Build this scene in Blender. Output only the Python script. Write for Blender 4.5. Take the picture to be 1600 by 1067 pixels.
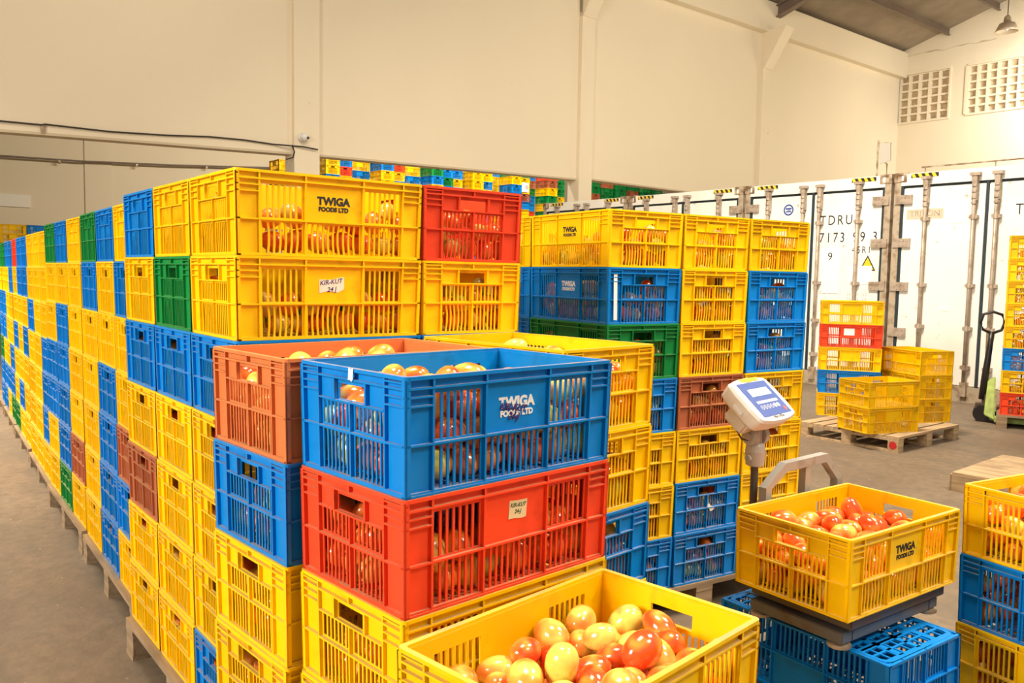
import bpy, bmesh, math, random
import numpy as np
from mathutils import Matrix, Vector

for _o in list(bpy.data.objects):
    bpy.data.objects.remove(_o)
SC = bpy.context.scene
COL = SC.collection
R = math.radians
random.seed(7)

# ------------------------------------------------------------------ camera
CAM_H = 1.52
cam_d = bpy.data.cameras.new('camera')
cam = bpy.data.objects.new('camera', cam_d)
COL.objects.link(cam)
SC.camera = cam
cam_d.sensor_width = 36.0
cam_d.lens = 1310.1 / 1600 * 36
cam_d.clip_end = 200
_y, _p, _r = R(43.165), R(4.474), R(-1.040)
fwd = Vector((math.sin(_y) * math.cos(_p), math.cos(_y) * math.cos(_p), -math.sin(_p)))
rgt = Vector((math.cos(_y), -math.sin(_y), 0))
dwn = fwd.cross(rgt)
r2 = rgt * math.cos(_r) + dwn * math.sin(_r)
d2 = -rgt * math.sin(_r) + dwn * math.cos(_r)
M = Matrix((r2, -d2, -fwd)).transposed().to_4x4()
M.translation = (0, 0, CAM_H)
cam.matrix_world = M

# ------------------------------------------------------------------ view and light
SC.view_settings.view_transform = 'Standard'
SC.view_settings.look = 'None'
SC.view_settings.gamma = 1
SC.view_settings.use_curve_mapping = False
SC.view_settings.exposure = 0.0
world = bpy.data.worlds.new('world')
SC.world = world
world.use_nodes = True
bg = world.node_tree.nodes['Background']
bg.inputs[0].default_value = (1.0, 0.89, 0.72, 1)
bg.inputs[1].default_value = 0.48

TH = R(4.0)                      # the building's axes are turned 4 degrees from the stacks'
EX = Vector((math.cos(TH), -math.sin(TH), 0))
EY = Vector((math.sin(TH), math.cos(TH), 0))
def B(a, b, z=0.0):              # building coordinates -> world
    return EX * a + EY * b + Vector((0, 0, z))

def area(name, pos, target, size, watts, col, sy=None, spread=180):
    l = bpy.data.lights.new(name, 'AREA')
    l.shape = 'RECTANGLE'; l.size = size; l.size_y = sy or size
    l.energy = watts; l.color = col; l.spread = math.radians(spread)
    o = bpy.data.objects.new(name, l); COL.objects.link(o)
    o.location = pos
    o.rotation_euler = (Vector(target) - Vector(pos)).to_track_quat('-Z', 'Y').to_euler()
    return o
WARM = (1.0, 0.87, 0.68)
area('left_key_fill', (-6.0, 2.8, 3.9), (1.2, 2.2, 1.1), 2.2, 860, (1.0, 0.90, 0.74))  # added key light for the left-facing sides, no door is modelled
area('hall_fill', (3.0, -3.2, 7.0), (2.2, 1.4, 0.8), 1.6, 150, WARM, spread=120)  # added fill from behind the camera, not a fitting
area('hall_fill', (4.7, 0.2, 5.6), (2.7, 1.0, 0.6), 1.4, 230, WARM, spread=130)  # added from upper right to brighten the scale and front crates
area('hall_fill', B(5.5, 4.5, 7.6), B(10, 6.5, 0.5), 2.0, 640, WARM, spread=130)  # added to brighten the container doors and the floor before them
area('hall_fill', B(14.5, 4.5, 8.4), B(18, 14, 5), 3.0, 310, WARM)  # added to brighten the right half of the long wall
area('hall_fill', B(25.3, 8.3, 7.8), B(27.8, 10.0, 5.0), 1.0, 230, (1.0, 0.93, 0.8))  # added close to the gable wall for its bright patch
area('hall_fill', (1.0, 2.4, 7.6), (1.0, 2.0, 0), 2.5, 130, WARM, spread=100)  # added overhead light on the near stacks
area('hall_fill', B(3.5, 7.5, 8.4), B(4.5, 14, 5.0), 2.0, 160, WARM)  # added to brighten the left part of the long wall
area('hall_fill', B(24.3, 5.5, 8.2), B(27.8, 5.5, 5.5), 1.6, 650, (1.0, 0.92, 0.78), spread=150)  # added to lift the whole gable wall
area('hall_fill', B(-1.5, 9.0, 7.6), B(-0.5, 10.0, 0), 2.0, 620, WARM, spread=90)  # unseen source over the bright far end of the left aisle
area('far_hall_fill', B(13, 16.5, 7.8), B(13, 21, 2), 10.0, 1300, (1.0, 0.90, 0.72), 1.0)  # added strip of light to brighten the far hall, no fitting there

# ------------------------------------------------------------------ materials
MATS = {}
def newmat(name):
    m = bpy.data.materials.new(name); m.use_nodes = True
    nt = m.node_tree
    return m, nt, nt.nodes['Principled BSDF'], nt.nodes, nt.links
def mix(nt, fac, a, b, mode='MIX'):
    n = nt.nodes.new('ShaderNodeMix'); n.data_type = 'RGBA'; n.blend_type = mode
    for s, v in ((0, fac), (6, a), (7, b)):
        if hasattr(v, 'links'): nt.links.new(v, n.inputs[s])
        else: n.inputs[s].default_value = (tuple(v) + (1,)) if isinstance(v, tuple) and len(v) == 3 else v
    return n.outputs[2]
def noise(nt, scale, detail=4, coord='Object', vec=None, stretch=None):
    n = nt.nodes.new('ShaderNodeTexNoise'); n.inputs['Scale'].default_value = scale
    n.inputs['Detail'].default_value = detail
    c = nt.nodes.new('ShaderNodeTexCoord')
    src = c.outputs[coord]
    if stretch:
        mp = nt.nodes.new('ShaderNodeMapping'); mp.inputs['Scale'].default_value = stretch
        nt.links.new(src, mp.inputs[0]); src = mp.outputs[0]
    nt.links.new(src, n.inputs['Vector'])
    return n.outputs[0]
def ramp(nt, src, stops):
    n = nt.nodes.new('ShaderNodeValToRGB')
    e = n.color_ramp.elements
    while len(e) < len(stops): e.new(0.5)
    for i, (p, c) in enumerate(stops):
        e[i].position = p
        e[i].color = c if len(c) == 4 else (*c, 1)
    nt.links.new(src, n.inputs[0])
    return n.outputs[0]
def g(v): return (v, v, v)
def simple(name, col, rough=0.5, metal=0.0, nscale=None, namt=0.15, spec=None):
    m, nt, b, N, L = newmat(name)
    if nscale:
        f = ramp(nt, noise(nt, nscale, 6), [(0.3, g(0)), (0.75, g(1))])
        dark = tuple(c * (1 - namt * 2) for c in col)
        L.new(mix(nt, f, col, dark), b.inputs['Base Color'])
    else:
        b.inputs['Base Color'].default_value = (*col, 1)
    b.inputs['Roughness'].default_value = rough
    b.inputs['Metallic'].default_value = metal
    if spec is not None: b.inputs['Specular IOR Level'].default_value = spec
    MATS[name] = m
    return m

def plastic(name, col, dusty=True):
    m, nt, b, N, L = newmat(name)
    oi = N.new('ShaderNodeObjectInfo')
    hsv = N.new('ShaderNodeHueSaturation'); hsv.inputs['Color'].default_value = (*col, 1)
    mr = N.new('ShaderNodeMapRange'); mr.inputs[3].default_value = 0.86; mr.inputs[4].default_value = 1.08
    L.new(oi.outputs['Random'], mr.inputs[0]); L.new(mr.outputs[0], hsv.inputs['Value'])
    base = hsv.outputs[0]
    # scuffs, small dark stains
    st = ramp(nt, noise(nt, 13, 9), [(0.57, g(0)), (0.75, g(0.55))])
    c1 = mix(nt, st, base, tuple(x * 0.55 for x in col))
    # dust lying on the ledges of the ribs
    geo = N.new('ShaderNodeNewGeometry'); sep = N.new('ShaderNodeSeparateXYZ')
    L.new(geo.outputs['True Normal'], sep.inputs[0])
    up = ramp(nt, sep.outputs[2], [(0.6, g(0)), (0.9, g(1))])
    dn = ramp(nt, noise(nt, 9, 5), [(0.25, g(0.15)), (0.62, g(0.75))])
    mul = N.new('ShaderNodeMath'); mul.operation = 'MULTIPLY'
    L.new(up, mul.inputs[0]); L.new(dn, mul.inputs[1])
    c2 = mix(nt, mul.outputs[0], c1, (0.42, 0.30, 0.17)) if dusty else c1
    L.new(c2, b.inputs['Base Color'])
    rr = ramp(nt, noise(nt, 40, 3), [(0.3, g(0.32)), (0.7, g(0.5))])
    L.new(rr, b.inputs['Roughness'])
    b.inputs['Specular IOR Level'].default_value = 0.28
    MATS[name] = m
    return m
PL = {
    'yellow': plastic('yellow plastic', (0.93, 0.56, 0.0)),
    'blue': plastic('blue plastic', (0.0, 0.215, 0.68)),
    'green': plastic('green plastic', (0.005, 0.23, 0.05)),
    'red': plastic('red plastic', (0.80, 0.065, 0.02)),
    'orange': plastic('orange brown plastic', (0.68, 0.19, 0.06)),
    'clean blue': plastic('clean blue plastic', (0.0, 0.215, 0.68), False),
    'brown': plastic('brown plastic', (0.44, 0.125, 0.055)),
}

def tomato_mat(name, island):
    m, nt, b, N, L = newmat(name)
    if island:
        geo = N.new('ShaderNodeNewGeometry'); t = geo.outputs['Random Per Island']
        pw = N.new('ShaderNodeMath'); pw.operation = 'POWER'; L.new(t, pw.inputs[0]); pw.inputs[1].default_value = 0.6
        t = pw.outputs[0]
        nz = noise(nt, 14, 1)
    else:
        oi = N.new('ShaderNodeObjectInfo'); s = N.new('ShaderNodeSeparateColor')
        L.new(oi.outputs['Color'], s.inputs[0]); t = s.outputs[0]
        nz = noise(nt, 0.9, 1)
    ad = N.new('ShaderNodeMath'); ad.operation = 'MULTIPLY_ADD'
    L.new(nz, ad.inputs[0]); ad.inputs[1].default_value = 1.5
    sb = N.new('ShaderNodeMath'); sb.operation = 'ADD'; L.new(t, sb.inputs[0]); sb.inputs[1].default_value = -0.75
    L.new(sb.outputs[0], ad.inputs[2])
    c = ramp(nt, ad.outputs[0], [(0.0, (0.50, 0.55, 0.10)), (0.25, (0.86, 0.60, 0.12)), (0.5, (0.88, 0.34, 0.06)),
                                 (0.75, (0.86, 0.20, 0.03)), (1.0, (0.74, 0.075, 0.015))])
    L.new(c, b.inputs['Base Color'])
    b.inputs['Roughness'].default_value = 0.16
    b.inputs['Specular IOR Level'].default_value = 0.6
    b.inputs['Coat Weight'].default_value = 0.3
    b.inputs['Coat Roughness'].default_value = 0.06
    return m
TOM = tomato_mat('tomato skin', False)
TOMS = tomato_mat('heaped tomato skin', True)

def wall_mat(name, col, stain=(0.45, 0.36, 0.22)):
    m, nt, b, N, L = newmat(name)
    f = ramp(nt, noise(nt, 0.35, 7, stretch=(1, 1, 0.5)), [(0.35, g(0)), (0.75, g(0.35))])
    c = mix(nt, f, col, tuple(x * 0.86 for x in col))
    sp = ramp(nt, noise(nt, 5.0, 8), [(0.71, g(0)), (0.76, g(0.35))])
    c = mix(nt, sp, c, stain)
    L.new(c, b.inputs['Base Color'])
    b.inputs['Roughness'].default_value = 0.75
    MATS[name] = m
    return m
WALLM = wall_mat('cream wall paint', (0.83, 0.735, 0.57))
WALLD = wall_mat('darker cream paint', (0.62, 0.53, 0.38))  # darker cream than the wall, for lintel edge and gable crack
FARW = wall_mat('far hall paint', (0.74, 0.64, 0.47))
def floor_mat():
    m, nt, b, N, L = newmat('worn concrete')
    f = ramp(nt, noise(nt, 0.9, 9), [(0.3, g(0)), (0.7, g(1))])
    c = mix(nt, f, (0.165, 0.119, 0.080), (0.25, 0.188, 0.13))
    f2 = ramp(nt, noise(nt, 14, 8), [(0.42, g(0)), (0.62, g(0.5))])
    c = mix(nt, f2, c, (0.13, 0.098, 0.07))
    f3 = ramp(nt, noise(nt, 3.2, 5, stretch=(1, .3, 1)), [(0.52, g(0)), (0.66, g(0.6))])
    c = mix(nt, f3, c, (0.13, 0.105, 0.08))
    f4 = ramp(nt, noise(nt, 33, 3), [(0.70, g(0)), (0.74, g(1))])
    c = mix(nt, f4, c, (0.5, 0.42, 0.3))
    L.new(c, b.inputs['Base Color'])
    b.inputs['Roughness'].default_value = 0.62
    bp = N.new('ShaderNodeBump'); bp.inputs['Strength'].default_value = 0.15; bp.inputs['Distance'].default_value = 0.02
    L.new(noise(nt, 25, 6), bp.inputs['Height']); L.new(bp.outputs[0], b.inputs['Normal'])
    return m
FLOORM = floor_mat()
def wood_mat(name, col, along=(1, 12, 12)):
    m, nt, b, N, L = newmat(name)
    f = ramp(nt, noise(nt, 3.0, 8, stretch=along), [(0.3, g(0)), (0.7, g(1))])
    c = mix(nt, f, col, tuple(x * 0.55 for x in col))
    f2 = ramp(nt, noise(nt, 4, 4), [(0.5, g(0)), (0.75, g(0.5))])
    c = mix(nt, f2, c, (0.12, 0.08, 0.05))
    L.new(c, b.inputs['Base Color']); b.inputs['Roughness'].default_value = 0.8
    return m
WOOD = wood_mat('weathered pallet wood', (0.36, 0.25, 0.15))
WOODL = wood_mat('pale pallet wood', (0.62, 0.44, 0.26))
REDP = simple('red paint mark', (0.55, 0.02, 0.02), 0.7)
BLACK = simple('black ink', (0.012, 0.012, 0.012), 0.6)
WHITEI = simple('white ink', (0.78, 0.80, 0.82), 0.6)
PURPLE = simple('violet marker', (0.05, 0.02, 0.15), 0.6)
GREENI = simple('green marker', (0.01, 0.10, 0.04), 0.6)
PAPER = simple('paper', (0.82, 0.78, 0.68), 0.8)
PAPERY = simple('masking paper', (0.70, 0.60, 0.36), 0.8)
WPAPER = simple('white paper', (0.86, 0.86, 0.86), 0.8)
def container_mat():
    m, nt, b, N, L = newmat('white container paint')
    f = ramp(nt, noise(nt, 1.2, 8), [(0.45, g(0)), (0.75, g(0.5))])
    c = mix(nt, f, (0.86, 0.85, 0.81), (0.66, 0.62, 0.54))
    f2 = ramp(nt, noise(nt, 7, 8), [(0.66, g(0)), (0.74, g(0.7))])
    c = mix(nt, f2, c, (0.32, 0.20, 0.12))
    L.new(c, b.inputs['Base Color']); b.inputs['Roughness'].default_value = 0.45
    return m
CONT = container_mat()
def steel_mat(name, col, rust, amt=0.62):
    m, nt, b, N, L = newmat(name)
    f = ramp(nt, noise(nt, 9, 8), [(amt - 0.12, g(0)), (amt + 0.1, g(1))])
    L.new(mix(nt, f, col, rust), b.inputs['Base Color'])
    b.inputs['Roughness'].default_value = 0.45; b.inputs['Metallic'].default_value = 0.25
    return m
RODM = steel_mat('galvanised locking gear', (0.46, 0.38, 0.31), (0.28, 0.20, 0.14), 0.60)
RUSTY = steel_mat('rust stained steel', (0.50, 0.42, 0.32), (0.27, 0.17, 0.11), 0.58)
GASK = simple('dark gasket rubber', (0.015, 0.03, 0.04), 0.6)
CASTM = steel_mat('scraped steel casting', (0.55, 0.45, 0.33), (0.20, 0.12, 0.07), 0.5)
DARK = simple('dark gap', (0.01, 0.01, 0.01), 0.9)
YEL = simple('warning yellow', (0.85, 0.55, 0.02), 0.6)
SCALEG = steel_mat('grey scale enamel', (0.15, 0.16, 0.175), (0.13, 0.08, 0.05), 0.66)
SCALED = steel_mat('dark scale frame', (0.09, 0.085, 0.08), (0.12, 0.07, 0.04), 0.55)
GALV = steel_mat('painted silver tube', (0.42, 0.41, 0.38), (0.17, 0.10, 0.05), 0.66)
HEADW = simple('white indicator housing', (0.74, 0.73, 0.70), 0.35)
GREYB = simple('grey cast bracket', (0.42, 0.41, 0.39), 0.45)
BLUEP = simple('blue keypad panel', (0.07, 0.12, 0.38), 0.35)
m_, nt_, b_, N_, L_ = newmat('lit display')
b_.inputs['Base Color'].default_value = (0.55, 0.72, 0.8, 1)
b_.inputs['Emission Color'].default_value = (0.6, 0.85, 1.0, 1); b_.inputs['Emission Strength'].default_value = 0.45
LCD = m_
KEYW = simple('pale key print', (0.75, 0.76, 0.78), 0.4)
KEYR = simple('red key print', (0.75, 0.12, 0.10), 0.4)
YTAPE = simple('yellow tape', (0.85, 0.55, 0.03), 0.5)
CABLE = simple('black cable sheath', (0.03, 0.025, 0.02), 0.6)
ROOFM = simple('weathered roof sheet', (0.40, 0.33, 0.25), 0.4, 0.3, 2.0, 0.12)
STEELB = simple('brown painted roof steel', (0.19, 0.14, 0.11), 0.55, 0.0, 4.0, 0.1)
GLASSB = simple('dusty vent block', (0.70, 0.55, 0.37), 0.35, 0, 9.0, 0.2)
JACKG = simple('lime green jack paint', (0.45, 0.60, 0.16), 0.5, 0, 20, 0.2)
JACKB = simple('black jack handle', (0.015, 0.014, 0.016), 0.35)
LAMPM = simple('lamp shade metal', (0.45, 0.36, 0.26), 0.4, 0.2)
CORR = simple('grey corner post', (0.5, 0.47, 0.42), 0.5)
BLOGO = simple('blue emblem', (0.03, 0.08, 0.35), 0.5)

# ------------------------------------------------------------------ mesh helpers
class MB:
    def __init__(s): s.v = []; s.f = []
    def box(s, x0, x1, y0, y1, z0, z1):
        i = len(s.v)
        s.v += [(x0, y0, z0), (x1, y0, z0), (x1, y1, z0), (x0, y1, z0), (x0, y0, z1), (x1, y0, z1), (x1, y1, z1), (x0, y1, z1)]
        s.f += [(i, i+3, i+2, i+1), (i+4, i+5, i+6, i+7), (i, i+1, i+5, i+4), (i+1, i+2, i+6, i+5), (i+2, i+3, i+7, i+6), (i+3, i, i+4, i+7)]
    def hexa(s, pts):           # 8 corners in box order
        i = len(s.v); s.v += [tuple(p) for p in pts]
        s.f += [(i, i+3, i+2, i+1), (i+4, i+5, i+6, i+7), (i, i+1, i+5, i+4), (i+1, i+2, i+6, i+5), (i+2, i+3, i+7, i+6), (i+3, i, i+4, i+7)]
    def ring(s, outer, inner, z0, z1):   # two matched loops of (x, y)
        n = len(outer); i = len(s.v)
        for z in (z0, z1):
            s.v += [(x, y, z) for x, y in outer]; s.v += [(x, y, z) for x, y in inner]
        for k in range(n):
            a, b = k, (k + 1) % n
            o0, o1, i0, i1, O0, O1, I0, I1 = i+a, i+b, i+n+a, i+n+b, i+2*n+a, i+2*n+b, i+3*n+a, i+3*n+b
            s.f += [(o0, o1, O1, O0), (i1, i0, I0, I1), (O0, O1, I1, I0), (o1, o0, i0, i1)]
    def prism(s, loop, z0, z1):
        n = len(loop); i = len(s.v)
        s.v += [(x, y, z0) for x, y in loop] + [(x, y, z1) for x, y in loop]
        s.f += [tuple(range(i + n - 1, i - 1, -1)), tuple(range(i + n, i + 2 * n))]
        for k in range(n):
            b = (k + 1) % n
            s.f.append((i + k, i + b, i + n + b, i + n + k))
    def tube(s, pts, r, n=8, square=False, cap=True):
        pts = [Vector(p) for p in pts]; base = len(s.v); rings = []
        for k, p in enumerate(pts):
            d = (pts[min(k + 1, len(pts) - 1)] - pts[max(k - 1, 0)]).normalized()
            a = d.cross(Vector((0, 0, 1)))
            if a.length < 0.05: a = d.cross(Vector((0, 1, 0)))
            a.normalize(); c = a.cross(d).normalized()
            rr = r[k] if isinstance(r, (list, tuple)) else r
            i = len(s.v)
            m = 4 if square else n
            for j in range(m):
                t = 2 * math.pi * (j + (0.5 if square else 0)) / m
                q = rr * (1.41421 if square else 1)
                s.v.append(tuple(p + a * math.cos(t) * q + c * math.sin(t) * q))
            rings.append((i, m))
        for (i, m), (j, _) in zip(rings, rings[1:]):
            for k in range(m):
                b = (k + 1) % m
                s.f.append((i + k, i + b, j + b, j + k))
        if cap:
            i, m = rings[0]; s.f.append(tuple(range(i + m - 1, i - 1, -1)))
            i, m = rings[-1]; s.f.append(tuple(range(i, i + m)))
    def lathe(s, prof, n=24, c=(0, 0, 0)):
        rings = []
        for r, z in prof:
            i = len(s.v)
            for j in range(n):
                t = 2 * math.pi * j / n
                s.v.append((c[0] + r * math.cos(t), c[1] + r * math.sin(t), c[2] + z))
            rings.append(i)
        for a, b in zip(rings, rings[1:]):
            for k in range(n):
                q = (k + 1) % n
                s.f.append((a + k, a + q, b + q, b + k))
        s.f.append(tuple(range(rings[0] + n - 1, rings[0] - 1, -1)))
        s.f.append(tuple(range(rings[-1], rings[-1] + n)))
    def mesh(s, name, mats, smooth=False, recalc=True, bevel=0):
        me = bpy.data.meshes.new(name)
        me.from_pydata(s.v, [], s.f)
        if recalc or bevel:
            bm = bmesh.new(); bm.from_mesh(me)
            bmesh.ops.recalc_face_normals(bm, faces=bm.faces)
            if bevel:
                bmesh.ops.bevel(bm, geom=[e for e in bm.edges if e.calc_face_angle(0) > 0.6], offset=bevel, segments=2, affect='EDGES')
            bm.to_mesh(me); bm.free()
        for m in (mats if isinstance(mats, (list, tuple)) else [mats]): me.materials.append(m)
        if smooth:
            for p in me.polygons: p.use_smooth = True
        return me
def link(name, me, parent=None, loc=(0, 0, 0), rot=(0, 0, 0)):
    o = bpy.data.objects.new(name, me); COL.objects.link(o)
    o.location = loc; o.rotation_euler = rot
    if parent: o.parent = parent
    return o
def tag(o, label, cat, group=None, kind=None):
    if label: o['label'] = label
    if cat: o['category'] = cat
    if group: o['group'] = group
    if kind: o['kind'] = kind
    return o
def struct(name, me, loc=(0, 0, 0), rot=(0, 0, 0), parent=None):
    o = link(name, me, parent, loc, rot)
    if not parent: o['kind'] = 'structure'
    return o
def building(o):                 # sits a mesh made in building coordinates into the world
    o.rotation_euler = (0, 0, -TH); return o
def rrect(hx, hy, r, n=4):
    out = []
    for cx, cy, a0 in ((hx - r, hy - r, 0), (-hx + r, hy - r, 90), (-hx + r, -hy + r, 180), (hx - r, -hy + r, 270)):
        for k in range(n + 1):
            a = R(a0 + 90 * k / n)
            out.append((cx + r * math.cos(a), cy + r * math.sin(a)))
    return out
def text_mesh(body, size, m, bold=0.0, shear=0.0, spacing=1.0, line=1.0, sx=1.0, align='CENTER', ext=0.0004):
    cu = bpy.data.curves.new('lettering', 'FONT')
    cu.body = body; cu.size = size; cu.align_x = align; cu.align_y = 'CENTER'
    cu.offset = bold; cu.shear = shear; cu.space_character = spacing; cu.space_line = line
    cu.extrude = ext; cu.resolution_u = 3
    o = bpy.data.objects.new('tmp_text', cu); COL.objects.link(o)
    bpy.context.view_layer.update()
    dg = bpy.context.evaluated_depsgraph_get()
    me = bpy.data.meshes.new_from_object(o.evaluated_get(dg))
    bpy.data.objects.remove(o); bpy.data.curves.remove(cu)
    for v in me.vertices: v.co.x *= sx
    me.materials.clear(); me.materials.append(m)
    return me
def merge_text(name, pieces, mats):
    """pieces: (mesh, dx, dy, material index) laid in the XY plane, as one mesh"""
    bm = bmesh.new()
    for me, dx, dy, mi in pieces:
        n0 = len(bm.faces); nv = len(bm.verts)
        bm.from_mesh(me); bm.verts.ensure_lookup_table(); bm.faces.ensure_lookup_table()
        for v in bm.verts[nv:]: v.co.x += dx; v.co.y += dy
        for f in bm.faces[n0:]: f.material_index = mi
    out = bpy.data.meshes.new(name); bm.to_mesh(out); bm.free()
    for m in mats: out.materials.append(m)
    return out

# ------------------------------------------------------------------ the vented crate
HP = 0.2365                       # stacking pitch
CH = HP - 0.0008                  # crate height
LX, LY = 0.298, 0.198             # half length, half width
def side_boxes(mb, half_u, half_d, axis, sgn, slots, ribs, bend):
    """one wall; u runs along the wall, w is height from the TOP as a fraction, d is depth inward from the rib plane"""
    def bx(u0, u1, w0, w1, d0, d1, b0=0.0, b1=0.0):
        z1, z0 = CH * (1 - w0), CH * (1 - w1)
        def pt(u, d, z):
            q = sgn * (half_d - d)
            return (u, q, z) if axis == 'x' else (q, u, z)
        mb.hexa([pt(u0 + b0, d0, z0), pt(u1 + b0, d0, z0), pt(u1 + b0, d1, z0), pt(u0 + b0, d1, z0),
                 pt(u0 + b1, d0, z1), pt(u1 + b1, d0, z1), pt(u1 + b1, d1, z1), pt(u0 + b1, d1, z1)])
    F = 2 * half_u
    us = [-half_u + r * F for r in ribs]
    D0, D1 = 0.009, 0.0125        # skin
    e = 0.004
    # corner skins, full height below the rim band
    bx(-half_u + e, us[0], 0.03, 1.0, D0, D1); bx(us[-1], half_u - e, 0.03, 1.0, D0, D1)
    rng = random.Random(bend * 7 + (1 if axis == 'x' else 0))
    for k in range(len(us) - 1):
        a, b = us[k], us[k + 1]
        rows = slots[k]
        edges = [0.03] + [x for r in rows for x in (r[0], r[1])] + [1.0]
        for j in range(0, len(edges), 2):
            bx(a, b, edges[j], edges[j + 1], D0, D1)
        for (w0, w1, kind, n) in rows:
            if kind == 'hole':      # hand hole: n = (u0, u1)
                bx(a, n[0], w0, w1, D0, D1) if n[0] > a + 1e-4 else None
                bx(n[1], b, w0, w1, D0, D1) if n[1] < b - 1e-4 else None
                continue
            mg = 0.009
            bx(a, a + mg, w0, w1, D0, D1); bx(b - mg, b, w0, w1, D0, D1)
            p = (b - a - 2 * mg) / n; sl = p * 0.36
            amp = 0.0
            if bend and w0 > 0.5: amp = rng.choice([0, 0.004, 0.007, -0.005])
            for i in range(1, n):
                c = a + mg + i * p
                am = amp * rng.uniform(0.5, 1.1)
                if am:
                    w_ = [w0 + (w1 - w0) * q for q in (0, 0.33, 0.67, 1)]
                    bb = [0, am, am * 0.9, 0]
                    for q in range(3):
                        bx(c - sl / 2, c + sl / 2, w_[q], w_[q + 1], D0, D1, bb[q + 1], bb[q])
                else:
                    bx(c - sl / 2, c + sl / 2, w0, w1, D0, D1)
    # vertical ribs
    for u in us:
        bx(u - 0.0025, u + 0.0025, 0.03, 1.0, 0.001, 0.0095)
    # corner edge
    bx(-half_u, -half_u + 0.004, 0.03, 1.0, 0.0, 0.0125); bx(half_u - 0.004, half_u, 0.03, 1.0, 0.0, 0.0125)
    # corner ledges
    for w in (0.175, 0.25) + ((0.055,) if axis == 'y' else ()):
        bx(-half_u, us[0], w - 0.007, w + 0.007, 0.0005, 0.0095); bx(us[-1], half_u, w - 0.007, w + 0.007, 0.0005, 0.0095)
    # middle ledge, foot ledge
    bx(-half_u, half_u, 0.562, 0.580, 0.0, 0.0095)
    bx(-half_u, half_u, 0.982, 1.0, 0.0, 0.0125)
    # small stays in the top band
    if axis == 'x':
        for u in (us[0], us[1], us[2], us[3]): bx(u - 0.0025, u + 0.0025, 0.02, 0.105, 0.0, 0.0095)
    else:
        bx(-0.0025, 0.0025, 0.02, 0.105, 0.0, 0.0095)
        bx(us[0], us[-1], 0.300, 0.314, 0.0, 0.0095)      # ledge under the hand hole
        for s in (-1, 1):
            u0, u1 = s * 0.056, s * 0.062
            bx(min(u0, u1), max(u0, u1), 0.105, 0.305, 0.0, 0.0095)
def skin_taper(mb):
    mb.v = [(x * (0.984 + 0.016 * z / CH), y * (0.984 + 0.016 * z / CH), z) for x, y, z in mb.v]
SIDE_RIBS = [0.115, 0.345, 0.655, 0.885]
END_RIBS = [0.185, 0.5, 0.815]
def part_builders(bend):
    P = {}
    side_slots = [[(0.155, 0.545, 's', 7), (0.60, 0.965, 's', 7)], [(0.60, 0.965, 's', 10)], [(0.155, 0.545, 's', 7), (0.60, 0.965, 's', 7)]]
    end_slots = [[(0.155, 0.295, 'hole', (-0.052, 0.0)), (0.335, 0.545, 's', 7), (0.60, 0.965, 's', 7)],
                 [(0.155, 0.295, 'hole', (0.0, 0.052)), (0.335, 0.545, 's', 7), (0.60, 0.965, 's', 7)]]
    # hole goes to the middle rib, which the hand hole interrupts
    for nm, s in (('front', -1), ('back', 1)):
        mb = MB(); side_boxes(mb, LX, LY, 'x', s, side_slots, SIDE_RIBS, bend); skin_taper(mb); P['side_panel_' + nm] = mb
    for nm, s in (('left', -1), ('right', 1)):
        mb = MB(); side_boxes(mb, LY, LX, 'y', s, end_slots, END_RIBS, bend)
        P['end_panel_' + nm] = mb
        # cut the middle rib where the hand hole is: rebuild without it above the ledge
        nv = []
        kill = set()
        for fi in range(0, len(mb.f), 6):
            i0 = mb.f[fi][0]; pts = mb.v[i0:i0 + 8]
            ys = [p[1] for p in pts]; zs = [p[2] for p in pts]
            if max(ys) < 0.003 and min(ys) > -0.003 and max(zs) - min(zs) > CH * 0.9:
                for q in range(8):
                    x, y, z = mb.v[i0 + q]
                    if z > CH * 0.5: mb.v[i0 + q] = (x, y, CH * (1 - 0.30))
        skin_taper(mb)
    mb = MB()
    o = rrect(0.2988, 0.1988, 0.012); i = rrect(0.2865, 0.1865, 0.006)
    mb.ring(o, i, CH * 0.968, CH)                                    # lip
    mb.ring(rrect(0.2984, 0.1984, 0.010), rrect(0.2885, 0.1885, 0.006), CH * 0.888, CH * 0.906)
    P['rim'] = mb
    mb = MB()                                                         # base lattice
    z0, z1 = 0.0, 0.006
    for k in range(15): 
        x = -0.268 + k * 0.0383; mb.box(x - 0.004, x + 0.004, -0.18, 0.18, z0, z1)
    for k in range(11):
        y = -0.172 + k * 0.0344; mb.box(-0.275, 0.275, y - 0.003, y + 0.003, z0 + .001, z1 - 0.001)
    for x in (-0.19, -0.065, 0.065, 0.19): mb.box(x - 0.011, x + 0.011, -0.18, 0.18, z0, z1 + 0.001)
    for y in (-0.09, 0.0, 0.09): mb.box(-0.27, 0.27, y - 0.010, y + 0.010, z0, z1 + 0.0015)
    mb.ring(rrect(0.282, 0.182, 0.03), rrect(0.270, 0.170, 0.024), -0.0005, 0.008)
    mb.ring(rrect(0.293, 0.193, 0.012), rrect(0.2795, 0.1795, 0.02), 0.004, 0.0085)
    P['base_grid'] = mb
    return P
CRATE = {}
def crate_meshes(color, bend):
    key = (color, bend)
    if key in CRATE: return CRATE[key]
    P = part_builders(bend)
    d = {k: mb.mesh(f'crate {k} {color}', PL[color]) for k, mb in P.items()}
    allb = MB()
    for mb in P.values():
        n = len(allb.v); allb.v += mb.v; allb.f += [tuple(i + n for i in f) for f in mb.f]
    d['whole'] = allb.mesh(f'crate {color}', PL[color])
    CRATE[key] = d
    return d
PARTS = [('rim', 'rim'), ('side_panel_front', 'side_panel'), ('side_panel_back', 'side_panel'),
         ('end_panel_left', 'end_panel'), ('end_panel_right', 'end_panel'), ('base_grid', 'base')]
PROTO = {}
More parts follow.
